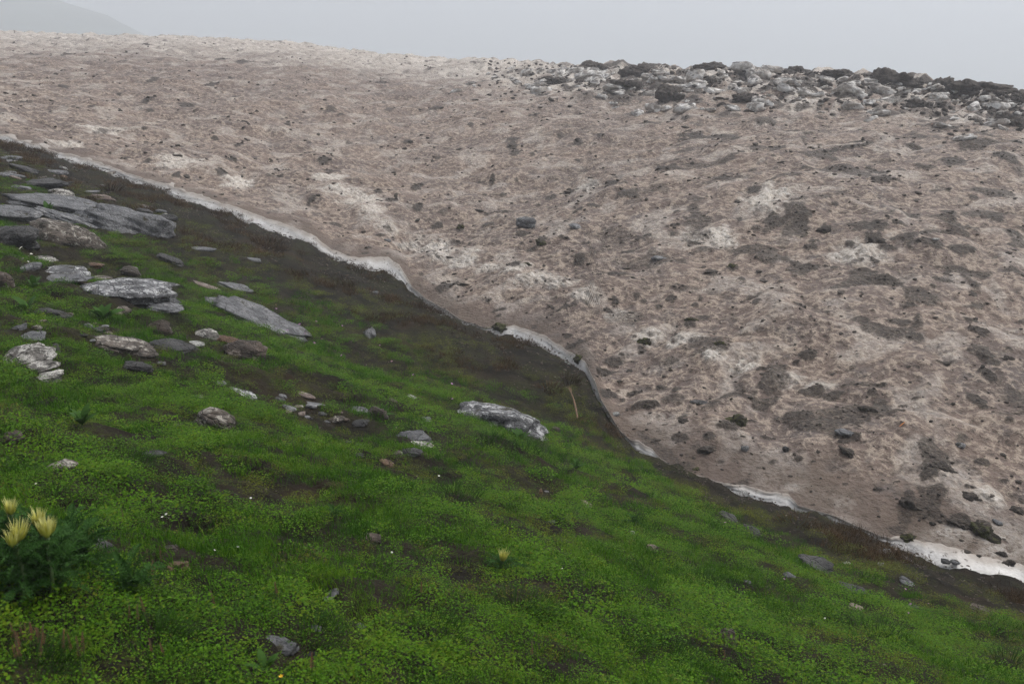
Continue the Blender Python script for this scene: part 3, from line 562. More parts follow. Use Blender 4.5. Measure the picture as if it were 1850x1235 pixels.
ROCKS = [
 (105, 366, 175, 30, 12, 'slate', 'slab', 'long low grey rock ledge just below the white-crusted boulder'),
 (232, 404, 150, 48, 22, 'slate', 'block', 'long grey layered outcrop sloping down towards the snow edge'),
 (111, 351, 46, 20, 8, 'white', 'boulder', 'pale white-crusted boulder perched on the grey ledge'),
 (28, 383, 90, 34, 8, 'slate', 'slab', 'broad smooth grey slab cut by the left edge of the photo'),
 (116, 427, 125, 50, 18, 'lichen', 'boulder', 'large brown boulder mottled with white lichen right of the dark block'),
 (22, 434, 82, 36, 0, 'dark', 'block', 'dark blocky rock at the left edge behind small white flowers'),
 (130, 395, 110, 16, 24, 'slate', 'slab', 'thin grey slab slanting in the grass under the long ledge'),
 (15, 318, 44, 20, 10, 'slate', 'slab', 'stacked grey slab at the far left edge below the snow'),
 (24, 284, 26, 7, 8, 'slate', 'chip', 'small pale slate nearest the snow at far left'),
 (9, 291, 20, 5, -4, 'slate', 'chip', 'tiny flat slate at far left edge under the melting ice'),
 (45, 304, 46, 12, 18, 'dark', 'slab', 'dark sloping slab on bare earth at upper left'),
 (102, 310, 40, 8, 6, 'slate', 'chip', 'narrow pale slate lying on the dark earth above the ledge'),
 (88, 330, 66, 16, 5, 'dark', 'slab', 'dark flat rock behind the white-crusted boulder'),
 (40, 338, 30, 10, 14, 'slate', 'slab', 'grey slate beside the dark flat rock at upper left'),
 (112, 319, 18, 6, 5, 'orange', 'block', 'small rust-orange stone on dark earth above the ledge'),
 (115, 303, 14, 6, 20, 'pale', 'chip', 'tiny pale sliver of stone close to the ice edge'),
 (185, 358, 34, 11, 10, 'pink', 'block', 'pale pink stone beside rusty dead grass near the snow'),
 (166, 346, 26, 5, 0, 'slate', 'chip', 'thin grey slate above the pale pink stone'),
 (300, 394, 34, 12, 6, 'dark', 'block', 'dark stone on the soil right of the long outcrop'),
 (262, 380, 26, 9, 10, 'dark', 'slab', 'low dark slab above the long grey outcrop'),
 (245, 384, 8, 5, 0, 'pale', 'block', 'white pebble on soil above the long outcrop'),
 (298, 387, 8, 4, 0, 'pale', 'block', 'white pebble beside the dark stone near the outcrop'),
 (368, 450, 40, 8, 6, 'slate', 'chip', 'flat pale slate lying alone on the olive moss'),
 (312, 470, 48, 16, 26, 'dark', 'slab', 'dark slate slanting steeply in grass right of the lichen boulder'),
 (454, 468, 36, 7, 8, 'slate', 'chip', 'thin flat slate on brown moss nearest the snow bend'),
 (424, 518, 58, 14, 20, 'slate', 'slab', 'narrow grey slate rib slanting through moss'),
 (368, 515, 64, 8, 22, 'pink', 'slab', 'long thin pinkish rock rib in the grass'),
 (219, 524, 150, 36, 7, 'banded', 'slab', 'big pale slab streaked white and brown in the middle of the left grass'),
 (298, 556, 56, 14, 4, 'slate', 'slab', 'flat grey slab just right of and below the white-streaked slab'),
 (476, 578, 168, 34, 27, 'slate', 'slab', 'long grey slab with a ragged far end slanting down the green slope'),
 (436, 556, 70, 20, 20, 'white', 'slab', 'pale crusted rock against the upper end of the long slanting slab'),
 (117, 491, 90, 28, 6, 'banded', 'slab', 'dark slate with white veins above the big white-streaked slab'),
 (100, 503, 110, 12, 4, 'slate', 'slab', 'flat grey base slab under the white-veined slate'),
 (48, 483, 42, 13, -12, 'slate', 'slab', 'smooth grey slab tipped up to the right near left edge'),
 (80, 467, 36, 10, 14, 'white', 'slab', 'white-streaked small slab below the white flowers'),
 (172, 480, 24, 10, 2, 'orange', 'block', 'orange-tan stone beside the white-veined slate'),
 (180, 502, 44, 9, 6, 'lichen', 'slab', 'low brownish slab touching the white-streaked slab'),
 (235, 490, 30, 16, 14, 'lichen', 'block', 'grey-brown rock in grass above the white-streaked slab'),
 (6, 510, 42, 32, 0, 'brown', 'boulder', 'rough brown boulder cut by the left edge'),
 (88, 570, 58, 24, 4, 'dark', 'block', 'dark rounded rock in grass left of the leafy herb'),
 (57, 608, 52, 16, 4, 'slate', 'slab', 'grey wedge slab under the dark rounded rock'),
 (34, 592, 26, 12, -15, 'slate', 'slab', 'small tilted slab left of the dark rounded rock'),
 (66, 592, 18, 9, 0, 'lichen', 'block', 'small brown stone between dark rock and wedge slab'),
 (222, 562, 32, 14, 8, 'lichen', 'block', 'small weathered stone below the white-streaked slab'),
 (288, 592, 38, 28, 10, 'brown', 'block', 'grey-brown upright rock beside crumbly stones'),
 (178, 594, 26, 10, 2, 'dark', 'slab', 'dark shards of slate below the leafy herb'),
 (160, 588, 16, 14, 30, 'slate', 'slab', 'small upright grey shard below the leafy herb'),
 (214, 622, 104, 30, 12, 'lichen', 'slab', 'tan crusted slab in the grass under the dark shards'),
 (372, 604, 50, 22, 4, 'white', 'boulder', 'white-crusted knobbly rock above the rusty boulder'),
 (446, 634, 80, 46, 14, 'brown', 'boulder', 'big rounded rusty brown boulder over a dark hollow'),
 (408, 615, 56, 14, 14, 'orange', 'block', 'crumbling orange-brown stone joining white and rusty rocks'),
 (314, 624, 78, 20, 18, 'dark', 'slab', 'dark slate slab sloping between tan slab and rusty boulder'),
 (352, 620, 30, 7, 8, 'pale', 'chip', 'pale thin slate on the dark sloping slab'),
 (101, 634, 16, 24, 8, 'dark', 'block', 'small dark upright stone right of the white block'),
 (44, 645, 78, 34, -8, 'white', 'block', 'big white-crusted block with brown moss at left edge'),
 (62, 662, 66, 16, -4, 'white', 'slab', 'white-crusted ledge under the big white block'),
 (86, 682, 44, 16, -6, 'white', 'block', 'smaller white-crusted stone in grass below the big block'),
 (247, 662, 46, 15, 8, 'dark', 'block', 'grey rock sunk in grass below the tan slab'),
 (291, 655, 18, 8, 5, 'slate', 'slab', 'small grey stone right of the sunken grey rock'),
 (388, 759, 66, 52, 20, 'lichen', 'boulder', 'rounded tan boulder with grey lichen alone in the meadow'),
 (18, 791, 50, 18, 12, 'brown', 'boulder', 'low brown stone at the left edge of the meadow'),
 (113, 842, 40, 20, 6, 'lichen', 'block', 'black and white speckled stone in the left meadow'),
 (317, 769, 30, 11, 8, 'brown', 'slab', 'small flat brown stone left of the round tan boulder'),
 (276, 818, 38, 8, 2, 'dark', 'slab', 'flat dark stone below left of the round tan boulder'),
 (440, 710, 50, 12, 24, 'banded', 'slab', 'narrow white-streaked shard under the rusty boulder'),
 (396, 692, 26, 5, 2, 'slate', 'chip', 'thin pale slate beside yellow lichen below the rusty boulder'),
 (358, 716, 16, 8, 5, 'slate', 'slab', 'small grey stone above the round tan boulder'),
 (523, 736, 24, 12, 26, 'slate', 'slab', 'tilted brownish slate on the bare patch'),
 (553, 714, 30, 6, 22, 'pink', 'chip', 'thin pinkish splinter below the dark hollow'),
 (566, 730, 50, 6, 14, 'slate', 'chip', 'long thin slate splinter on the bare patch'),
 (646, 740, 36, 15, 4, 'slate', 'slab', 'flat grey-brown slate left of the upright split stone'),
 (678, 748, 36, 26, -14, 'brown', 'block', 'upright split brown stone beside a green tuft'),
 (650, 762, 34, 12, 4, 'dark', 'slab', 'dark slate in front of the upright split stone'),
 (608, 756, 28, 10, 4, 'lichen', 'slab', 'small tan slab at the left end of the slate row'),
 (769, 756, 20, 12, 8, 'slate', 'slab', 'small grey slate left of the big striped boulder'),
 (748, 789, 62, 14, 5, 'slate', 'slab', 'flat grey slate, uppermost of three below the split stone'),
 (752, 803, 52, 8, 3, 'white', 'slab', 'thin whitish slate, middle of three stacked down the slope'),
 (744, 815, 36, 10, 2, 'dark', 'slab', 'small dark slate, lowest of three stacked down the slope'),
 (700, 836, 28, 10, 20, 'orange', 'chip', 'orange-brown flat stone on bare earth'),
 (897, 757, 176, 50, 11, 'banded', 'block', 'big striped grey and white boulder above the bare earth'),
 (710, 723, 16, 7, 25, 'brown', 'chip', 'small brown flake above the upright split stone'),
 (743, 717, 20, 8, 20, 'pale', 'chip', 'small pale flake in grass above the big boulder'),
 (977, 889, 8, 15, 4, 'orange', 'block', 'small upright orange stone in a dark hollow'),
 (988, 887, 8, 4, 0, 'slate', 'chip', 'tiny grey chip beside the upright orange stone'),
 (967, 900, 8, 10, -20, 'orange', 'chip', 'tiny orange splinter below the upright orange stone'),
 (1059, 911, 20, 12, 14, 'pink', 'block', 'pinkish stone in grass right of the dark hollow'),
 (667, 970, 44, 17, 4, 'brown', 'boulder', 'brownish stone sunk in the bright meadow'),
 (1005, 774, 16, 9, 14, 'brown', 'block', 'small brown stone right of the striped boulder'),
 (926, 742, 16, 9, 14, 'pale', 'block', 'small pale stone behind the striped boulder'),
 (996, 943, 14, 10, 4, 'slate', 'block', 'small grey stone in the meadow under the hollow'),
 (1178, 992, 20, 13, 14, 'pink', 'block', 'lone rounded pinkish-grey stone in the right meadow'),
 (1143, 962, 8, 11, 0, 'pale', 'block', 'tiny pale upright stone in the right meadow'),
 (604, 1069, 20, 8, 0, 'slate', 'slab', 'small grey stone on dark soil in the lower meadow'),
 (650, 1130, 20, 8, 4, 'slate', 'slab', 'small flat grey stone in the lower middle meadow'),
 (1476, 1018, 62, 17, 13, 'dark', 'slab', 'dark blue-grey slate, larger of two on the right slope'),
 (1541, 1067, 50, 13, 14, 'dark', 'slab', 'flat grey slate, lower of two on the right slope'),
 (1530, 1018, 20, 8, 4, 'pale', 'boulder', 'pale rounded stone right of the dark blue-grey slate'),
 (1640, 1051, 28, 12, 26, 'slate', 'slab', 'grey slanting stone on the mossy right slope'),
 (1314, 1153, 30, 28, 10, 'brown', 'block', 'reddish brown upright stone in the lower right meadow'),
 (1768, 1104, 38, 18, 6, 'brown', 'block', 'dull brown stone on the soil at lower right'),
 (1548, 1097, 28, 8, 6, 'pink', 'slab', 'small pinkish flat stone below the two slates'),
 (1316, 933, 34, 9, 22, 'dark', 'slab', 'dark slate flush with soil along the meadow border'),
 (1356, 958, 28, 14, 28, 'dark', 'block', 'dark stone below the slate on the meadow border'),
 (1572, 961, 54, 16, 12, 'slate', 'boulder', 'smooth grey stone touching the snow edge'),
 (1425, 1038, 22, 7, 6, 'slate', 'chip', 'small thin slate left of the dark blue-grey slate'),
 (506, 1164, 64, 13, 12, 'slate', 'slab', 'flat grey slate in the foreground grass'),
 (170, 978, 52, 20, 22, 'dark', 'slab', 'dark grey stone behind reddish sorrel by the thistles'),
 (310, 990, 22, 10, 4, 'brown', 'block', 'small brownish stone beside sorrel spikes'),
 (592, 1075, 40, 10, -20, 'slate', 'chip', 'narrow slate tipped up to the right in the lower meadow'),
 (566, 1134, 26, 6, 2, 'slate', 'chip', 'thin slate half hidden behind a foreground tuft'),
 (318, 1023, 52, 16, 2, 'orange', 'clod', 'rusty brown patch of crumbled turf in the lower left grass'),
 (1650, 1095, 18, 7, 10, 'dark', 'chip', 'small dark slate on the lower right moss'),
 (1350, 1050, 14, 7, 5, 'slate', 'chip', 'small grey chip in the grass left of the two slates'),
 (668, 600, 20, 34, 62, 'slate', 'slab', 'steep grey slab edge poking out of the bright grass brow'),
 (678, 528, 14, 7, 6, 'slate', 'chip', 'pale chip on the brown earth below the ice bend'),
]
for (px, py, wp, hp, ti, kd, st, lb) in ROCKS:
    put_rock('rock' if st in ('block', 'boulder') else 'turf_clump' if st == 'clod' else 'slate', px, py, wp, hp, ti, kd, st, lb, 'turf' if st == 'clod' else 'stone' if wp < 22 else 'rock')
# loose chips on the bare patches
CH = [(560, 740, 70, 26, 12, 'small slate chip on the bare patch under the rusty boulder', 'slate chips below the rusty boulder'),
      (60, 320, 70, 40, 14, 'small slate chip on dark earth at far upper left', 'slate chips at the upper left'),
      (250, 360, 120, 40, 12, 'small stone on the dark earth strip beside the ice', 'stones on the left earth strip'),
      (150, 590, 110, 22, 9, 'small slate chip among the dark shards', 'slate chips among the shards'),
      (1640, 1010, 110, 34, 12, 'small stone on the dark earth at the right end of the melt edge', 'stones on the right earth strip'),
      (620, 800, 110, 34, 9, 'small slate chip near the row of flat slates', 'slate chips near the slate row')]
for (cx, cy_, rx, ry, cnt, lb, gr) in CH:
    for i in range(cnt):
        a, rr = RND.uniform(0, 6.283), math.sqrt(RND.random()); w_ = RND.uniform(7, 20)
        put_rock('stone_chip', cx + rx * rr * math.cos(a), cy_ + ry * rr * math.sin(a) + .28 * rx * rr * math.cos(a), w_, w_ * RND.uniform(.25, .5), RND.uniform(-10, 25), RND.choice(['slate', 'dark', 'slate', 'brown', 'lichen', 'pink']), 'chip', lb, 'stone', gr)

# ------------------------------------------------------------------ things lying on the snow
SN_T = [
 (1041, 408, 30, 10, 14, 'slate', 'slab', 'blue-grey slate standing on the middle of the snow'),
 (950, 402, 36, 18, 0, 'slate', 'block', 'grey stone in a dark dirt patch left of the blue-grey slate'),
 (1190, 466, 26, 8, 4, 'slate', 'slab', 'small flat grey slate on the snow right of centre'),
 (1525, 781, 30, 10, 8, 'slate', 'slab', 'dark blue slate on the snow beside a dirt streak'),
 (1735, 803, 18, 9, 10, 'banded', 'chip', 'small black and white stone on the right snow'),
 (1345, 811, 14, 11, 6, 'slate', 'block', 'pale grey pebble on the lower snow'),
 (1419, 813, 12, 11, 20, 'dark', 'block', 'dark pebble right of the pale grey pebble on the snow'),
 (1802, 944, 18, 8, 20, 'slate', 'slab', 'small bluish stone on clean snow near the right edge'),
 (1113, 748, 16, 8, -10, 'pale', 'chip', 'white flake of ice on the snow by the stick'),
 (1265, 726, 34, 6, 2, 'dark', 'chip', 'thin dark splinter lying across the lower snow'),
 (700, 434, 12, 7, 10, 'slate', 'chip', 'small grey stone on snow above the bend in the ice rim'),
 (1690, 432, 12, 6, 0, 'pale', 'chip', 'pale stone speck on the right snow'),
]
for (px, py, wp, hp, ti, kd, st, lb) in SN_T: put_rock('stone' if st == 'block' else 'slate', px, py, wp, hp, ti, kd, st, lb, 'stone', on='snow', lift=.2)
CLODS = [
 (1330, 752, 62, 40, 5, 'turf', 'big mossy turf clod on the lower snow'), (1163, 612, 34, 22, 0, 'turf', 'dark rounded clod below the clean white scrape'), (905, 591, 34, 18, 4, 'turf', 'mossy tuft bridging a gap in the ice rim'),
 (1046, 668, 32, 16, 14, 'turf', 'yellow-green mossy clod where the ice rim breaks'), (1770, 950, 56, 30, 28, 'turf', 'long dark turf slab on clean snow at lower right'), (1735, 938, 46, 20, 12, 'dirt', 'dark dirt slab left of the long turf slab'),
 (1638, 975, 30, 18, 0, 'turf', 'dark turf clod at the left end of the white ice bay'), (1810, 998, 24, 14, 0, 'dirt', 'dark clod on the pale ice bay'), (1818, 1026, 26, 12, -20, 'dirt', 'paired clods low on the pale ice bay'),
 (1764, 1028, 12, 7, 0, 'dirt', 'tiny clod at the foot of the ice bay'), (1300, 618, 22, 14, 10, 'turf', 'dark clod beside the clean white scrape'), (832, 408, 20, 14, 0, 'turf', 'small dark clod above the crumbly white belt'),
 (980, 437, 28, 16, 18, 'turf', 'brown clod right of the grey stone on snow'), (953, 475, 18, 12, 6, 'turf', 'dark green clod under the brown clod'), (1250, 575, 28, 14, 0, 'turf', 'dark clod above the clean scrape'),
 (1492, 412, 30, 15, 4, 'dirt', 'dark round clod on the right middle snow'), (1588, 430, 54, 26, 10, 'dirt', 'large dark dirt patch clod with a white notch'), (1820, 645, 22, 16, 0, 'dirt', 'round dark clod near the right edge of the snow'),
 (1640, 905, 36, 26, 28, 'dirt', 'dark lumpy clod above the ice bay'), (1700, 838, 44, 16, 12, 'dirt', 'dark elongated clod on the lower right snow'), (1535, 815, 46, 14, 24, 'dirt', 'dark crumbling ridge clod below the dark blue slate'),
 (1752, 892, 34, 18, 4, 'dirt', 'black clod beside the white bowl on the right snow'), (1325, 478, 22, 10, 4, 'turf', 'dark clod on the middle right snow'), (1840, 920, 26, 14, 0, 'dirt', 'dark clod at the right border above the ice bay'),
 (1258, 845, 16, 10, 0, 'turf', 'mossy lump on snow just above the thin ice rim'), (1684, 945, 16, 8, 6, 'dirt', 'small reddish clod on snow above the ice bay'), (1572, 735, 40, 20, 16, 'dirt', 'broad dark clod right of the mossy turf'),
 (1278, 808, 40, 18, 8, 'dirt', 'dark dirt clod left of the pale grey pebble'), (1236, 757, 26, 12, 6, 'dirt', 'purplish dark clod left of the big mossy turf'),
]
for (px, py, wp, hp, ti, kd, lb) in CLODS: put_rock('turf_clod' if kd == 'turf' else 'dirt_clod', px, py, wp, hp, ti, kd, 'clod', lb, 'clod', 'clods on the snow', on='snow', mat=mTurf if kd == 'turf' else mDirt, lift=-.16, sub=4, jag=1.5)
cl_mesh = []
for i in range(10): cl_mesh.append(rock_mesh('dirt_clod', np.random.default_rng(300 + i), 1, .9, .5, 'clod', 2))
for m_ in cl_mesh: m_.materials.append(mDirt)
cnt = 0
while cnt < 220:
    px = RND.uniform(-10, 1860); py = RND.uniform(150, 1000)
    ey = np.interp(px, EDGE[:, 0], EDGE[:, 1]) - 30; cyy = np.interp(px, CREST[:, 0], CREST[:, 1]) + 30
    if not (cyy < py < ey): continue
    if px < 600 and RND.random() < .55: continue
    c = snow_pt(px, py); w_ = RND.choice([4, 5, 5, 6, 7, 8, 10, 13, 17]) * c[1] / F
    o = bpy.data.objects.new('dirt_clod', RND.choice(cl_mesh)); C.objects.link(o)
    o.location = (c[0], c[1], c[2] - .02 * w_); o.scale = (w_ * RND.uniform(.8, 1.5), w_ * RND.uniform(.8, 1.4), w_ * RND.uniform(.35, .8)); o.rotation_euler = (RND.uniform(-.2, .2), RND.uniform(-.2, .3), RND.uniform(0, 6.3))
    tag(o, 'small dark dirt clod, one of many strewn on the snow', 'clod', 'small dirt clods strewn on the snow'); cnt += 1
# rough crest on the right: earth mounds on the skyline and broken snow blocks below them
MOUNDS = [(1068, 116, 70, 30, 'round dark earth mound at the left end of the rough skyline'), (1158, 120, 95, 34, 'pointed dark earth mound on the skyline, second from the left'), (1282, 114, 66, 20, 'low peaked earth mound in the middle of the skyline'), (1440, 122, 60, 28, 'dark peaked earth mound right of the two snow blocks'),
 (1520, 134, 90, 18, 'long low earth mound right of the peaked one'), (1617, 140, 100, 36, 'broad earth mound on the right skyline'), (1700, 146, 60, 34, 'steep dark earth knob on the right skyline'), (1768, 152, 110, 30, 'long earth mound near the right end of the skyline'), (1840, 172, 50, 22, 'last earth mound at the right border'),
 (1215, 165, 70, 40, 'dark dirt cone below the skyline at centre right'), (1130, 145, 70, 26, 'dirt pile left of the dark cone below the skyline'), (1280, 150, 60, 34, 'dark dirt heap right of the cone below the skyline'), (1660, 185, 60, 30, 'dark dirt wedge under the broad skyline mound'),
 (1345, 172, 60, 22, 'dirt heap among snow blocks at the crest foot'), (1830, 215, 70, 34, 'dark dirt slope piece at the right border'), (1000, 140, 60, 18, 'low dirt rise where the rough crest begins')]
for (px, py, wp, hp, lb) in MOUNDS: put_rock('earth_mound', px, py, wp * .92, hp * 1.15, 4, 'dirt', 'clod', lb, 'mound', 'earth mounds on the crest', on='snow', mat=mDirt, lift=-.14, sub=5, depth=wp * .9, jag=1.35)
put_rock('snow_block', 1343, 122, 40, 15, 4, '', 'block', 'pale blocky snow lump standing on the skyline', 'snow block', 'broken snow blocks', on='snow', mat=mBlock, lift=.15, sub=3)
put_rock('snow_block', 1392, 126, 36, 12, 6, '', 'block', 'second pale snow lump on the skyline right of the blocky one', 'snow block', 'broken snow blocks', on='snow', mat=mBlock, lift=.15, sub=3)
bl_mesh = []
for i in range(12): bl_mesh.append(rock_mesh('snow_block', np.random.default_rng(500 + i), 1, .8, .55, 'block' if i % 3 else 'slab', 3, 1.3))
for m_ in bl_mesh: m_.materials.append(mBlock)
for i in range(300):
    px = RND.uniform(760, 1860)
    if RND.random() > min(1, max(.06, (px - 800) / 330)): continue
    top = np.interp(px, CREST[:, 0], CREST[:, 1]); py = top + abs(RND.gauss(0, 1)) * 32 + 9
    c = snow_pt(px, py); w_ = RND.choice([9, 11, 13, 16, 20, 26, 36]) * c[1] / F
    o = bpy.data.objects.new('snow_block', RND.choice(bl_mesh)); C.objects.link(o)
    o.location = (c[0], c[1], c[2]); o.scale = (w_ * RND.uniform(.8, 1.5), w_ * RND.uniform(.7, 1.2), w_ * RND.uniform(.5, 1.1)); o.rotation_euler = (RND.uniform(-.4, .4), RND.uniform(-.3, .4), RND.uniform(0, 6.3))
    reg = [(1075, 'left of the dark pointed skyline mound'), (1210, 'under the dark pointed skyline mound'), (1310, 'between the pointed mound and the skyline snow lumps'), (1430, 'below the two snow lumps on the skyline'), (1560, 'right of the peaked skyline mound'), (1680, 'under the broad skyline mound'), (1770, 'under the steep skyline knob'), (9999, 'at the right border of the photo')]
    tag(o, 'dirty white snow block on the crest ' + next(b_ for a_, b_ in reg if px < a_), 'snow block', 'broken snow blocks on the crest')

rub = []
for i in range(1500):
    px = 1900 - 1020 * RND.random() ** 1.25; top = np.interp(px, CREST[:, 0], CREST[:, 1]); rub.append((px, top + abs(RND.gauss(0, 1)) * 30 + 2))
RUB = np.array([snow_pt(*p_) for p_ in rub])
# ------------------------------------------------------------------ plants one can pick out
class MB:
    def __init__(s): s.v, s.f, s.t = [], [], []
    def strip(s, pts, wid, side, tip=None):                # tapered ribbon through pts
        n0 = len(s.v); n_ = len(pts)
        for i, (p, w_) in enumerate(zip(pts, wid)):
            sd_ = Vector(side); s.v += [tuple(p - sd_ * w_ / 2), tuple(p + sd_ * w_ / 2)]; s.t += [i / (n_ - 1)] * 2
        for i in range(n_ - 1): a = n0 + 2 * i; s.f.append((a, a + 1, a + 3, a + 2))
    def tri(s, a, b_, c_, t=.5): n0 = len(s.v); s.v += [tuple(a), tuple(b_), tuple(c_)]; s.t += [t] * 3; s.f.append((n0, n0 + 1, n0 + 2))
    def quadf(s, a, b_, c_, d_, t=.5): n0 = len(s.v); s.v += [tuple(a), tuple(b_), tuple(c_), tuple(d_)]; s.t += [t] * 4; s.f.append((n0, n0 + 1, n0 + 2, n0 + 3))
    def tube(s, pts, rad, n=6):
        n0 = len(s.v)
        for i, (p, r) in enumerate(zip(pts, rad)):
            d = (pts[min(i + 1, len(pts) - 1)] - pts[max(i - 1, 0)]).normalized(); a = d.orthogonal().normalized(); b_ = d.cross(a)
            for j in range(n): q_ = 2 * math.pi * j / n; s.v.append(tuple(p + (a * math.cos(q_) + b_ * math.sin(q_)) * r)); s.t.append(i / (len(pts) - 1))
        for i in range(len(pts) - 1):
            for j in range(n): s.f.append((n0 + i * n + j, n0 + i * n + (j + 1) % n, n0 + (i + 1) * n + (j + 1) % n, n0 + (i + 1) * n + j))
        s.f.append(tuple(n0 + (len(pts) - 1) * n + j for j in range(n)))
    def mesh(s, name, smooth=True):
        me = bpy.data.meshes.new(name); me.from_pydata(s.v, [], s.f); me.update()
        attr(me, 'tip', s.t)
        if smooth: me.polygons.foreach_set('use_smooth', [True] * len(me.polygons))
        return me
def thistle_leaf(L, r):
    m = MB(); n_ = 13; pts = []
    for i in range(n_):
        t = i / (n_ - 1); pts.append(Vector((L * t * (1 - .12 * t), 0, L * (.55 * t - .62 * t * t))))
    m.strip(pts, [.007 * (1 - .8 * i / (n_ - 1)) for i in range(n_)], (0, 1, 0))
    for i in range(1, n_ - 1):
        for sgn in (-1, 1):
            ln = L * .17 * math.sin(math.pi * (.18 + .8 * i / n_)) * r.uniform(.7, 1.2); p = pts[i]; w_ = L * .022
            d = Vector((.45, sgn, r.uniform(-.1, .8))).normalized(); x_ = Vector((w_, 0, 0))
            m.quadf(p - x_, p + x_, p + d * ln * .55 + x_ * 1.1, p + d * ln * .55 - x_ * .6)
            m.tri(p + d * ln * .55 - x_ * .6, p + d * ln * .55 + x_ * 1.1, p + d * ln)
            m.tri(p + d * ln * .3 + x_, p + d * ln * .55, p + d * ln * .6 + x_ * 3.2 + Vector((0, 0, .004)))
            m.tri(p + d * ln * .25 - x_, p + d * ln * .5, p + d * ln * .7 - x_ * 2.4 + Vector((0, 0, .006)))
    return m.mesh('leaf')
def thistle_head(h, r, nb_=60):
    m = MB()
    for i in range(nb_):
        a = 2.399 * i + r.uniform(-.2, .2); ring = (i / nb_) ** .5; out = Vector((math.cos(a), math.sin(a), 0)); L = h * r.uniform(.75, 1.15)
        fl = .16 + .30 * ring
        pts = [out * h * .05, out * h * (.10 + .16 * ring) + Vector((0, 0, L * .28)), out * h * (.10 + fl * .6) + Vector((0, 0, L * .62)), out * h * (.08 + fl * r.uniform(.7, 1.25)) + Vector((0, 0, L))]
        m.strip(pts, [h * .04, h * .085, h * .05, h * .01], Vector((-math.sin(a), math.cos(a), 0)))
    return m.mesh('flower_head')
def thistle(px, py, hh, label, nleaf=11, heads=((0, 0, 1.0),), hs_=.055, L0=.17, seed=0, zoff=None):
    r = random.Random(seed); top = hit(px, py, h=hh, fn=z_ground); g = float(z_ground(np.array(top[0]), np.array(top[1])))
    t = empty('thistle', (top[0], top[1], g), r.uniform(0, 6)); tag(t, label, 'thistle', 'pale yellow spiny thistles')
    H_ = top[2] - g - hs_ * .5
    m = MB(); pts = [Vector((.012 * math.sin(i * .9 + seed), .010 * math.cos(i * 1.3), -.02 + (H_ + .02) * i / 6)) for i in range(7)]; m.tube(pts, [.007] * 6 + [.010]); obj('stem', m.mesh('stem'), mStem, t)
    for j, (dx, dy, s_) in enumerate(heads):
        o = obj('flower_head', thistle_head(hs_ * s_, r), mBract, t); o.location = pts[-1] + Vector((dx, dy, -.004)); o.rotation_euler = (r.uniform(-.15, .15) - dy * 4, r.uniform(-.15, .15) + dx * 4, r.uniform(0, 6))
    for j in range(nleaf):
        f = j / nleaf; o = obj('leaf', thistle_leaf(L0 * r.uniform(.75, 1.2) * (1.1 - .45 * f), r), mThis, t)
        o.location = (0, 0, H_ * (.05 + .90 * f)); o.rotation_euler = (r.uniform(-.3, .3), -r.uniform(-.15, .45) - .25 * f, 2.4 * j + r.uniform(-.3, .3))
    return t
thistle(16, 916, .24, 'thistle with one pale yellow head, rearmost at the left edge', 18, seed=1, hs_=.056)
thistle(64, 934, .24, 'thistle whose narrow yellow head stands behind the front pair', 18, seed=2, hs_=.062)
thistle(80, 957, .25, 'thistle with the broadest yellow head, right of the group', 22, ((.0, .0, 1.0), (.022, .004, .9)), seed=3, hs_=.064)
thistle(26, 966, .24, 'thistle with two spreading yellow heads, foremost at left edge', 22, ((-.016, 0, .9), (.018, .004, 1.1)), seed=4, hs_=.064)
thistle(905, 1004, .10, 'lone small thistle with one yellow head in the middle meadow', 15, ((0, 0, 1.0),), seed=5, hs_=.07, L0=.16)
def rosette(px, py, label, nleaf, L0, seed, mat=mThis, hh=.0):
    r = random.Random(seed); c = hit(px, py, fn=z_ground); t = empty('thistle_rosette', tuple(c)); tag(t, label, 'plant', 'thistle leaf rosettes')
    for j in range(nleaf):
        f = j / nleaf; o = obj('leaf', thistle_leaf(L0 * r.uniform(.7, 1.15), r), mat, t)
        o.location = (r.uniform(-.03, .03), r.uniform(-.03, .03), .01 + hh * f); o.rotation_euler = (r.uniform(-.4, .4), -r.uniform(.1, .9), 2.4 * j + r.uniform(-.4, .4))
rosette(150, 1040, 'big blue-green spiny leaf clump right of the yellow thistles', 40, .17, 21, hh=.12)
rosette(90, 1060, 'dark spiny leaf clump under the yellow thistles', 26, .2, 22, hh=.10)
rosette(20, 1030, 'spiny leaf clump at the left edge below the thistle heads', 22, .2, 23, hh=.10)
rosette(235, 1075, 'smaller spiny leaf clump at the right foot of the thistles', 20, .17, 24, hh=.06)
rosette(130, 985, 'spiny leaves between thistles and dark grey stone', 16, .16, 25, hh=.06)
rosette(1140, 950, 'grey-green spiny leaf clump in the right meadow', 14, .15, 26, hh=.03)
rosette(600, 935, 'feathery leaf clump in the middle meadow left of the brown stone', 10, .10, 27, hh=.02)
def broad(px, py, label, nl, L0, seed):
    r = random.Random(seed); c = hit(px, py, fn=z_ground); t = empty('broadleaf_herb', tuple(c)); tag(t, label, 'plant', 'broad-leaved herbs')
    for j in range(nl):
        m = MB(); L = L0 * r.uniform(.7, 1.1); pts = [Vector((L * q_, 0, L * (.75 * q_ - .55 * q_ * q_))) for q_ in (0, .18, .4, .62, .82, 1)]
        m.strip(pts, [L * a for a in (.04, .22, .36, .34, .2, .01)], (0, 1, 0)); o = obj('leaf', m.mesh('leaf'), mBroad, t)
        o.location = (0, 0, .01); o.rotation_euler = (r.uniform(-.3, .3), -r.uniform(.1, .9), 2.4 * j + r.uniform(-.4, .4))
broad(186, 578, 'leafy herb with broad pale green leaves beside dark rocks', 9, .26, 31); broad(62, 520, 'broad-leaved herb left of the white-streaked slab', 7, .2, 32); broad(1041, 848, 'small pale green rosette on the right grass', 9, .13, 33)
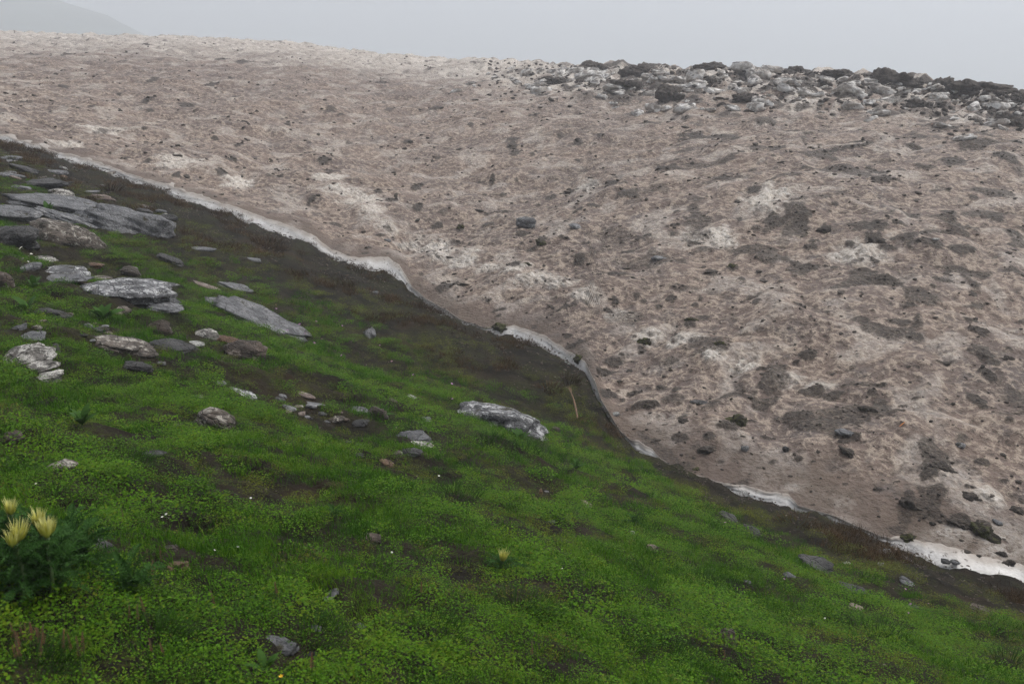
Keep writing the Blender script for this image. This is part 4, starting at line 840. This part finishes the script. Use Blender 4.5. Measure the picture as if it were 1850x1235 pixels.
broad(88, 388, 'bright green herb above the lichen-mottled boulder', 8, .28, 34); broad(50, 562, 'broad-leaved herb left of the dark rounded rock', 7, .2, 35); broad(150, 770, 'bright leafy herb in the left meadow', 10, .16, 36); broad(940, 805, 'leafy fern-like herb in front of the striped boulder', 12, .24, 37)
broad(480, 1215, 'broad green leaves in the foreground by the yellow flower', 6, .08, 38); broad(690, 755, 'bright tuft of leaves beside the upright split stone', 14, .16, 39)
def tuft(px, py, label, n_, hgt_, rad, seed, mat=mTuft):
    r = random.Random(seed); c = hit(px, py, fn=z_ground); m = MB(); rad *= 1.25; hgt_ *= .8
    for i in range(n_):
        a = r.uniform(0, 6.283); rr = rad * math.sqrt(r.random()); p = Vector((rr * math.cos(a), rr * math.sin(a), -.01)); d = Vector((math.cos(a), math.sin(a), 0)); L = hgt_ * r.uniform(.55, 1.15); le = r.uniform(.2, .9) + .5 * rr / rad; L *= 1.15 - .6 * rr / rad
        zf = 1.05 - .45 * min(le, 1.2); pts = [p, p + d * L * le * .25 + Vector((0, 0, L * .5 * zf)), p + d * L * le * .6 + Vector((0, 0, L * .85 * zf)), p + d * L * le * 1.1 + Vector((0, 0, L * .92 * zf))]
        wd = .0035 * max(1, c[1] / 6); b_ = r.uniform(0, 3.14); m.strip(pts, [wd, wd, wd * .7, wd * .1], (math.cos(b_), math.sin(b_), 0))
    o = obj('grass_tuft', m.mesh('grass_tuft'), mat); o.location = tuple(c); tag(o, label, 'grass tuft', 'grass tufts standing out of the meadow')
tuft(930, 1100, 'dense dark grass tuft in the lower middle meadow', 420, .14, .16, 41); tuft(822, 895, 'dark grass tuft on the edge of the bare earth', 260, .18, .18, 42); tuft(880, 800, 'tall grass in front of the striped boulder', 260, .20, .20, 43)
tuft(940, 812, 'grass tuft at the right foot of the striped boulder', 220, .22, .22, 44); tuft(1110, 1160, 'fine dark grass tuft near the bottom', 240, .12, .14, 45); tuft(560, 1145, 'foreground grass tuft beside the thin slate', 260, .10, .10, 46); tuft(275, 1150, 'bright foreground grass tuft in the left corner', 280, .11, .10, 47)
tuft(1200, 1195, 'dark grass tuft at the lower right', 340, .13, .17, 48); tuft(1820, 1200, 'dark grass tuft in the bottom right corner', 240, .18, .16, 49); tuft(780, 1140, 'grass tuft left of the dense dark one', 240, .11, .12, 50); tuft(230, 838, 'fine grass tuft in the left meadow', 260, .13, .14, 51)
tuft(1260, 1055, 'grass tuft in the right meadow above the corner', 240, .15, .16, 52); tuft(1580, 1150, 'tuft of grass on the lower right slope', 220, .2, .2, 53); tuft(60, 1200, 'grass tuft in the lower left corner', 260, .11, .10, 54); tuft(990, 705, 'rusty dead grass tuft above the stick', 120, .30, .22, 55, mDry); tuft(1020, 690, 'brown dead grass tuft hanging by the ice rim', 140, .34, .25, 56, mDry)
tuft(195, 345, 'rusty dead grass tuft behind the pale pink stone', 140, .5, .3, 57, mDry); tuft(480, 440, 'brown dead grass tuft near the ice rim at left', 140, .4, .4, 58, mDry); tuft(1440, 945, 'brown dead grass tuft on the right earth strip', 120, .2, .25, 59, mDry)
# flowers
def flower_mesh(kind, r):
    pm, cm = MB(), MB(); n_ = {'white': 6, 'yellow': 5, 'purple': 5}[kind]; R_ = 1.0
    for i in range(n_):
        a = 6.283 * i / n_; d = Vector((math.cos(a), math.sin(a), 0)); s_ = Vector((-math.sin(a), math.cos(a), 0))
        pts = [d * .12, d * .55 + Vector((0, 0, .14 if kind != 'yellow' else .35)), d * 1.0 + Vector((0, 0, .08 if kind != 'yellow' else .6))]; pm.strip(pts, [.25, .75, .45], s_)
    cm.tube([Vector((0, 0, 0)), Vector((0, 0, .14)), Vector((0, 0, .2))], [.26, .26, .1], 7)
    return pm.mesh('petals'), cm.mesh('flower_center')
FM = {kd: flower_mesh(kd, RND) for kd in ('white', 'yellow', 'purple')}
FMAT = {'white': mWhite, 'yellow': mYellow, 'purple': mPurple}
for kd in FM: FM[kd][0].materials.append(FMAT[kd]); FM[kd][1].materials.append(mYellow)
sm = MB(); sm.tube([Vector((0, 0, -.1)), Vector((.03, 0, .5)), Vector((0, 0, 1))], [.03, .03, .025], 5); stem_me = sm.mesh('stem'); stem_me.materials.append(mStem)
def flower(px, py, kd, size_px, label, group, hh=.06):
    c = hit(px, py, h=hh, fn=z_ground); m_ = c[1] / F; R_ = size_px * m_ / 2; g = float(z_ground(np.array(c[0]), np.array(c[1])))
    t = empty('flower', (c[0], c[1], g), RND.uniform(0, 6)); tag(t, label, 'flower', group)
    for me, nm in ((stem_me, 'stem'), (FM[kd][0], 'petals'), (FM[kd][1], 'flower_center')):
        o = bpy.data.objects.new(nm, me); C.objects.link(o); o.parent = t
        if nm == 'stem': o.scale = (hh * .5, hh * .5, c[2] - g)
        else: o.location = (0, 0, c[2] - g); o.scale = (R_,) * 3; o.rotation_euler = (RND.uniform(.1, .6), RND.uniform(-.4, .4), 0)
for i in range(14): flower(RND.gauss(48, 16), RND.gauss(456, 9), 'white', RND.uniform(3, 5), 'small white flower in the patch below the dark blocky rock', 'white flowers at the left', .12)
for (a, b_) in ((293, 933), (300, 928), (306, 930), (305, 935)): flower(a, b_, 'white', 5.5, 'tiny white flower in the cluster above the rusty turf patch', 'white flower cluster')
for (a, b_, lb) in ((388, 993, 'tiny white flower alone left in the lower meadow'), (476, 1001, 'tiny white flower right of the lower left meadow'), (453, 899, 'white flower speck above the bare patch'), (430, 987, 'small white flower between two others in the lower meadow'), (793, 859, 'white flower beside the dark tuft'), (708, 997, 'white flower in the bright middle meadow'), (1015, 1026, 'white flower right of the lone thistle'), (477, 790, 'bright white flower right of the round tan boulder'), (716, 772, 'white speck flower by the slate row'), (797, 812, 'white flower right of the stacked slates'), (1490, 1116, 'pale flower on the lower right slope'), (65, 873, 'tiny white flower above the thistles')): flower(a, b_, 'white', 4.5, lb, 'scattered white flowers', .04)
flower(508, 1222, 'yellow', 10, 'single yellow buttercup in the foreground grass', 'yellow flowers', .06); flower(338, 1117, 'yellow', 5, 'small yellow flower in the lower left meadow', 'yellow flowers', .05)
for i in range(22):
    px = RND.uniform(480, 830); flower(px, 560 + (px - 480) * .42 + RND.gauss(0, 26), 'purple', RND.uniform(3.5, 5), 'tiny purple flower on the brow of the slope', 'purple flowers on the brow', .10)
for (a, b_) in ((1636, 1063), (1645, 1090), (1678, 1089), (1641, 1106), (1417, 1045), (1310, 943)): flower(a, b_, 'purple', 5, 'small purple flower on the right slope', 'purple flowers at right', .06)
# reddish sorrel spikes
def spike_mesh(seed):
    r = random.Random(seed); m = MB(); m.tube([Vector((0, 0, 0)), Vector((.02, .01, .45)), Vector((.0, .02, 1))], [.018, .015, .008], 5); me1 = m.mesh('stem'); me1.materials.append(mStem)
    m = MB()
    for i in range(46):
        z_ = .42 + .58 * i / 46; a = 2.4 * i; rr = .055 * (1.1 - .8 * (i / 46)) * r.uniform(.7, 1.3); p = Vector((math.cos(a) * rr * .4, math.sin(a) * rr * .4, z_)); d = Vector((math.cos(a), math.sin(a), .7)).normalized()
        s_ = d.cross(Vector((0, 0, 1))).normalized() * .026; m.quadf(p - s_, p + d * rr * .6 - s_ * .3 + Vector((0, 0, .01)), p + d * rr * 1.3, p + s_)
    me2 = m.mesh('seed_spike'); me2.materials.append(mSorrel); return me1, me2
SPK = [spike_mesh(i) for i in range(4)]
spots = [(RND.gauss(45, 30), RND.gauss(1160, 10)) for _ in range(20)] + [(140, 965), (155, 968), (172, 978), (290, 995), (294, 1010), (262, 1005), (278, 1025), (275, 1033), (36, 1000), (72, 965), (74, 980), (222, 930), (218, 940), (105, 1165), (115, 1172), (145, 1170), (143, 1185), (232, 1115), (245, 1117), (262, 1100), (275, 1170), (296, 1172), (390, 1090), (560, 1200), (500, 1065), (1308, 1190), (1262, 1140), (960, 1180), (760, 1065)]
for (a, b_) in spots:
    hh = RND.uniform(.05, .10); c = hit(a, b_, h=hh * .6, fn=z_ground); g = float(z_ground(np.array(c[0]), np.array(c[1])))
    t = empty('sorrel', (c[0], c[1], g - .004), RND.uniform(0, 6)); tag(t, 'reddish brown sorrel spike ' + ('in the cluster at the lower left corner' if a < 130 and b_ > 1130 else 'close beside the yellow thistles' if a < 180 else 'in the grass around the rusty turf patch' if a < 330 and b_ < 1050 else 'in the lower left foreground grass' if a < 420 else 'in the middle foreground grass' if a < 1000 else 'near the reddish stone at lower right'), 'sorrel', 'reddish sorrel spikes')
    t.rotation_euler = (RND.uniform(-.2, .2), RND.uniform(-.2, .2), RND.uniform(0, 6)); t.scale = (hh * 1.25,) * 3
    for me, nm in zip(RND.choice(SPK), ('stem', 'seed_spike')): o = bpy.data.objects.new(nm, me); C.objects.link(o); o.parent = t
# dried dark seed head, stick, orange leaf, yellow speck
c = hit(562, 1185, h=.06, fn=z_ground); g = float(z_ground(np.array(c[0]), np.array(c[1]))); t = empty('dried_seed_head', (c[0], c[1], g)); tag(t, 'dark withered seed head by the foreground tuft', 'seed head')
m = MB(); m.tube([Vector((0, 0, -.01)), Vector((.006, 0, .03)), Vector((.004, 0, c[2] - g))], [.004, .004, .005]); obj('stem', m.mesh('stem'), mSeed, t)
m = MB()
for i in range(24): a = 2.4 * i; d = Vector((math.cos(a), math.sin(a), RND.uniform(.2, 1.4))).normalized(); m.strip([d * .002, d * .010, d * .019], [.004, .006, .001], Vector((-math.sin(a), math.cos(a), 0)))
o = obj('seed_tuft', m.mesh('seed_tuft'), mSeed, t); o.location = (.004, 0, c[2] - g)
p0, p1 = hit(1043, 757, fn=z_ground), hit(1030, 704, h=.10, fn=z_ground); p0 = Vector(p0) + Vector((0, 0, .02)); p1 = Vector(p1)
m = MB(); dd = p1 - p0; sid = dd.cross(Vector((0, 0, 1))).normalized()
m.tube([dd * q_ + sid * (.02 * math.sin(q_ * 3.0)) for q_ in (0, .03, .2, .45, .7, .88, 1)], [.013, .018, .018, .016, .013, .008, .002], 8)
t = empty('broken_branch', p0); tag(t, 'bare orange-brown broken branch lying by the ice rim', 'branch'); obj('stick', m.mesh('stick'), mWood, t)
m = MB()
for i in range(7): q_ = RND.uniform(.8, .95); e = dd * q_; m.strip([e, e + dd.normalized() * .12 + sid * RND.uniform(-.02, .02), e + dd.normalized() * RND.uniform(.18, .45) + sid * RND.uniform(-.06, .06)], [.012, .008, .002], sid)
obj('splinter', m.mesh('splinter'), mWood, t)
for (a, b_, s_, lb) in ((1630, 769, .09, 'bright orange leaf lying on the lower right snow'), (1684, 226, .10, 'yellow-orange scrap high on the right snow')):
    c = snow_pt(a, b_); m = MB(); m.strip([Vector((-.5, 0, .05)), Vector((-.1, .05, .35)), Vector((.3, 0, .75)), Vector((.5, 0, 1.0))], [.3, .8, .55, .05], (.6, .6, .4)); o = obj('fallen_leaf', m.mesh('fallen_leaf'), mOrange); o.location = tuple(c + np.array([0, 0, -.01])); o.scale = (s_,) * 3; tag(o, lb, 'leaf')

# ------------------------------------------------------------------ ground cover (stuff): point clouds that carry small plant meshes
def blade_patch(n_, rad, h0, h1, w_, seed, lean=.6):
    r = random.Random(seed); m = MB()
    for i in range(n_):
        a = r.uniform(0, 6.283); rr = rad * math.sqrt(r.random()); p = Vector((rr * math.cos(a), rr * math.sin(a), -.015)); a2 = r.uniform(0, 6.283); d = Vector((math.cos(a2), math.sin(a2), 0)); L = r.uniform(h0, h1); le = r.uniform(.1, lean)
        pts = [p, p + d * L * le * .3 + Vector((0, 0, L * .55)), p + d * L * le + Vector((0, 0, L * (1 - .4 * le)))]; b_ = r.uniform(0, 3.14); m.strip(pts, [w_, w_ * .8, w_ * .1], (math.cos(b_), math.sin(b_), 0))
    return m.mesh('grass_patch')
def leaf_patch(n_, rad, h0, h1, l0, l1, seed, flat=.6, wide=.75):
    r = random.Random(seed); m = MB()
    for i in range(n_):
        a = r.uniform(0, 6.283); rr = rad * math.sqrt(r.random()); z_ = r.uniform(h0, h1) * (1 - .4 * rr / rad); p = Vector((rr * math.cos(a), rr * math.sin(a), z_)); a2 = r.uniform(0, 6.283); L = r.uniform(l0, l1)
        d = Vector((math.cos(a2), math.sin(a2), r.uniform(-.3, flat))).normalized(); s_ = Vector((-math.sin(a2), math.cos(a2), r.uniform(-.35, .35))).normalized() * L * wide * .5; up_ = Vector((0, 0, L * r.uniform(-.12, .12)))
        m.quadf(p, p + d * L * .45 + s_ + up_, p + d * L, p + d * L * .45 - s_ + up_, r.random())
    return m.mesh('leaf_patch')
def protos(cname, meshes, mat):
    col = bpy.data.collections.new(cname)
    for i, me in enumerate(meshes): me.materials.append(mat); o = bpy.data.objects.new('%s_%02d' % (cname, i), me); col.objects.link(o)
    return col
def scatter(name, col, nvar, pts, scl, label, cat, tilt=.25, seed=0, flat=1.0):
    r = np.random.default_rng(seed); n_ = len(pts); me = mesh_np(name, pts)
    rot = np.stack([r.uniform(-tilt, tilt, n_), r.uniform(-tilt, tilt, n_), r.uniform(0, 6.283, n_)], 1)
    attr(me, 'rot', rot, 'FLOAT_VECTOR'); attr(me, 'scl', scl); attr(me, 'idx', r.integers(0, nvar, n_), 'INT')
    o = obj(name, me); tag(o, label, cat, kind='stuff')
    ng = bpy.data.node_groups.new(name + '_scatter', 'GeometryNodeTree'); ng.interface.new_socket('Geometry', in_out='INPUT', socket_type='NodeSocketGeometry'); ng.interface.new_socket('Geometry', in_out='OUTPUT', socket_type='NodeSocketGeometry')
    N = ng.nodes.new; L = ng.links.new
    gi, go = N('NodeGroupInput'), N('NodeGroupOutput'); mp = N('GeometryNodeMeshToPoints'); ip = N('GeometryNodeInstanceOnPoints'); ci = N('GeometryNodeCollectionInfo')
    ci.inputs['Collection'].default_value = col; ci.inputs['Separate Children'].default_value = True; ci.inputs['Reset Children'].default_value = True
    def na(nm, ty): a = N('GeometryNodeInputNamedAttribute'); a.data_type = ty; a.inputs['Name'].default_value = nm; return a.outputs['Attribute']
    L(gi.outputs[0], mp.inputs['Mesh']); L(mp.outputs[0], ip.inputs['Points']); L(ci.outputs[0], ip.inputs['Instance']); ip.inputs['Pick Instance'].default_value = True
    L(na('idx', 'INT'), ip.inputs['Instance Index']); L(na('rot', 'FLOAT_VECTOR'), ip.inputs['Rotation']); L(na('scl', 'FLOAT'), ip.inputs['Scale']); L(ip.outputs[0], go.inputs[0])
    md = o.modifiers.new('scatter', 'NODES'); md.node_group = ng; return o
def sample(n_, d0_, d1_, seed, umax=.80, pw=1.0):
    r = np.random.default_rng(seed); u = r.uniform(-.74, umax, n_); a = r.random(n_)
    D_ = np.sqrt(d0_ ** 2 + a * (d1_ ** 2 - d0_ ** 2)); k_ = D_ < D_edge(u) + .05
    u, D_ = u[k_], D_[k_]; return u * D_, D_, u
def foot_mask(x, y):
    m = np.zeros(len(x), bool)
    for (cx, cy_, az, a, b_) in FOOT:
        dx, dy = x - cx, y - cy_; c_, s_ = math.cos(-az), math.sin(-az); m |= ((dx * c_ - dy * s_) / (a * .98 + .02)) ** 2 + ((dx * s_ + dy * c_ + .35 * b_ + .03) / (b_ * 1.2 + .04)) ** 2 < 1
    return m
def area(d0_, d1_, umax=.80): return (umax + .74) * (d1_ ** 2 - d0_ ** 2) / 2
def lush(x, y, u):                                     # 1 in the meadow, 0 on the bare strip by the snow
    D_ = y; g = D_green(u) + 1.2 * fbm(x * .5, y * .5, 3, 120) * np.clip(y / 14, .25, 1.2); e = D_edge(u)
    k_ = 1 - sstep(-.05, .30, (D_ - g) / np.maximum(e - g, .3))
    hm_, _ = hollow_mask(x, y); patch = sstep(-.68, -.15, fbm(x * .8, y * .8, 3, 121) + .25 * np.clip((3.5 - y) / 3, -.35, .5)); p2 = sstep(-.55, -.15, fbm(x * 2.6, y * 2.6, 3, 122))
    return k_ * (1 - .9 * hm_) * (.16 + .84 * patch) * (.42 + .58 * p2)
def build_cover(name, col, nvar, bands, maskf, label, cat, seed, tilt=.25):
    X_, Y_, S_ = [], [], []
    for bi, (d0_, d1_, dens, s0, s1_) in enumerate(bands):
        x, y, u = sample(int(dens * area(d0_, d1_)), d0_, d1_, seed * 10 + bi); m = maskf(x, y, u); r = np.random.default_rng(seed * 100 + bi)
        kk = (r.random(len(x)) < m) & ~foot_mask(x, y); X_.append(x[kk]); Y_.append(y[kk]); S_.append(r.uniform(s0, s1_, kk.sum()) * (.65 + .35 * np.clip(m[kk], 0, 1)))
    X_, Y_, S_ = map(np.concatenate, (X_, Y_, S_)); Z_ = z_ground(X_, Y_)
    print(name, len(X_)); return scatter(name, col, nvar, np.stack([X_, Y_, Z_], 1), S_, label, cat, tilt, seed)
cg = protos('grass_patch', [blade_patch(60, .09, .02, .065, .0030, i, .9) for i in range(5)], mGrass)
ch = protos('leaf_patch', [leaf_patch(150, .10, .004, .034, .005 + .0015 * (i % 3), .011 + .003 * (i % 3), 10 + i, .6, (.62, .34, .75)[i % 3]) for i in range(6)], mHerb)
cm_ = protos('moss_patch', [leaf_patch(130, .12, .0, .024, .008, .018, 20 + i, .5, .6) for i in range(5)], mMoss)
cd = protos('dead_grass_patch', [blade_patch(46, .14, .05, .14, .004, 30 + i, 1.2) for i in range(4)], mDry)
def mg(x, y, u): return lush(x, y, u) * (.35 + .65 * sstep(-.25, .35, fbm(x * .7, y * .7, 3, 130)))
def mhb(x, y, u): return lush(x, y, u) * (.35 + .65 * (1 - sstep(-.1, .5, fbm(x * .7, y * .7, 3, 130))))
def mm(x, y, u):
    g, e = D_green(u), D_edge(u); t_ = (y - g) / np.maximum(e - g, .3); pn = sstep(-.25, .45, fbm(x * .8, y * .8, 4, 131, .6) + .35 * (.45 - np.clip(t_, -1, 1)))
    return sstep(-.35, .05, t_) * pn * (1 - .94 * sstep(.30, .75, t_)) + .5 * (1 - lush(x, y, u)) * (t_ < 0) 
def md_(x, y, u):
    g, e = D_green(u), D_edge(u); t_ = (y - g) / np.maximum(e - g, .3); return sstep(.0, .3, t_) * sstep(.05, .45, fbm(x * .55, y * .55, 3, 132)) * (1 - sstep(.9, 1.05, t_))
build_cover('meadow_grass', cg, 5, [(1.2, 4.5, 290, .7, 1.4), (4.5, 9, 160, .8, 1.6), (9, 18, 75, 1.0, 1.9), (18, 36, 32, 1.3, 2.1)], mg, 'short green grass covering the near slope', 'grass', 1)
build_cover('meadow_herbs', ch, 6, [(1.2, 4.5, 270, .65, 1.25), (4.5, 9, 165, .85, 1.6), (9, 18, 62, 1.1, 1.9), (18, 36, 28, 1.4, 2.2)], mhb, 'low bright green leafy herbs carpeting the near slope', 'herbs', 2)
build_cover('moss_cover', cm_, 5, [(1.2, 9, 70, .8, 1.3), (9, 18, 70, .8, 1.5), (18, 38, 36, 1.0, 1.9)], mm, 'olive moss and low growth on the bare strip beside the snow', 'moss', 3, .2)
build_cover('dead_grass', cd, 4, [(4, 18, 60, .7, 1.3), (18, 38, 40, .8, 1.6)], md_, 'rusty dead grass lying on the bare strip', 'dead grass', 4, .5)
# grit: on the earth strip and on the snow
gm = [rock_mesh('grit', np.random.default_rng(700 + i), .05, .04, .022, 'chip', 1) for i in range(6)]; cgr = protos('grit_stone', gm, RM['brown'])
def mgr(x, y, u):
    g, e = D_green(u), D_edge(u); t_ = (y - g) / np.maximum(e - g, .3); return .12 + .88 * sstep(.1, .6, t_)
build_cover('gravel', cgr, 6, [(1.5, 9, 50, .25, .8), (9, 18, 80, .25, 1.0), (18, 38, 60, .3, 1.4)], mgr, 'loose dark grit on the bare earth beside the snow', 'gravel', 5)
r = np.random.default_rng(900); nn = 60000; ii = r.integers(0, SN, nn); jj = r.integers(6, ns - 4, nn); kk = r.random(nn) < (.07 + .93 * np.clip(dirt[ii, jj] - .25, 0, 1) ** 1.5); ii, jj = ii[kk], jj[kk]
cdg = protos('debris_piece', [rock_mesh('debris', np.random.default_rng(720 + i), .07, .05, .035, 'clod' if i % 2 else 'chip', 1) for i in range(6)], mDirt)
scatter('snow_debris', cdg, 6, np.stack([XS2[ii, jj], YS2[ii, jj], ZS[ii, jj]], 1), r.uniform(.3, 1.0, len(ii)) ** 2 * 2.2 * np.clip(YS2[ii, jj] / 25, .6, 1.8), 'fine dark grit and crumbs strewn over the dirty snow', 'debris', .6, 6)

r = np.random.default_rng(901)
scatter('crest_rubble', cdg, 6, RUB, r.uniform(.25, 1.0, len(RUB)) ** 2 * 6.0, 'loose dark rubble heaped between the blocks of the right crest', 'rubble', .6, 7)
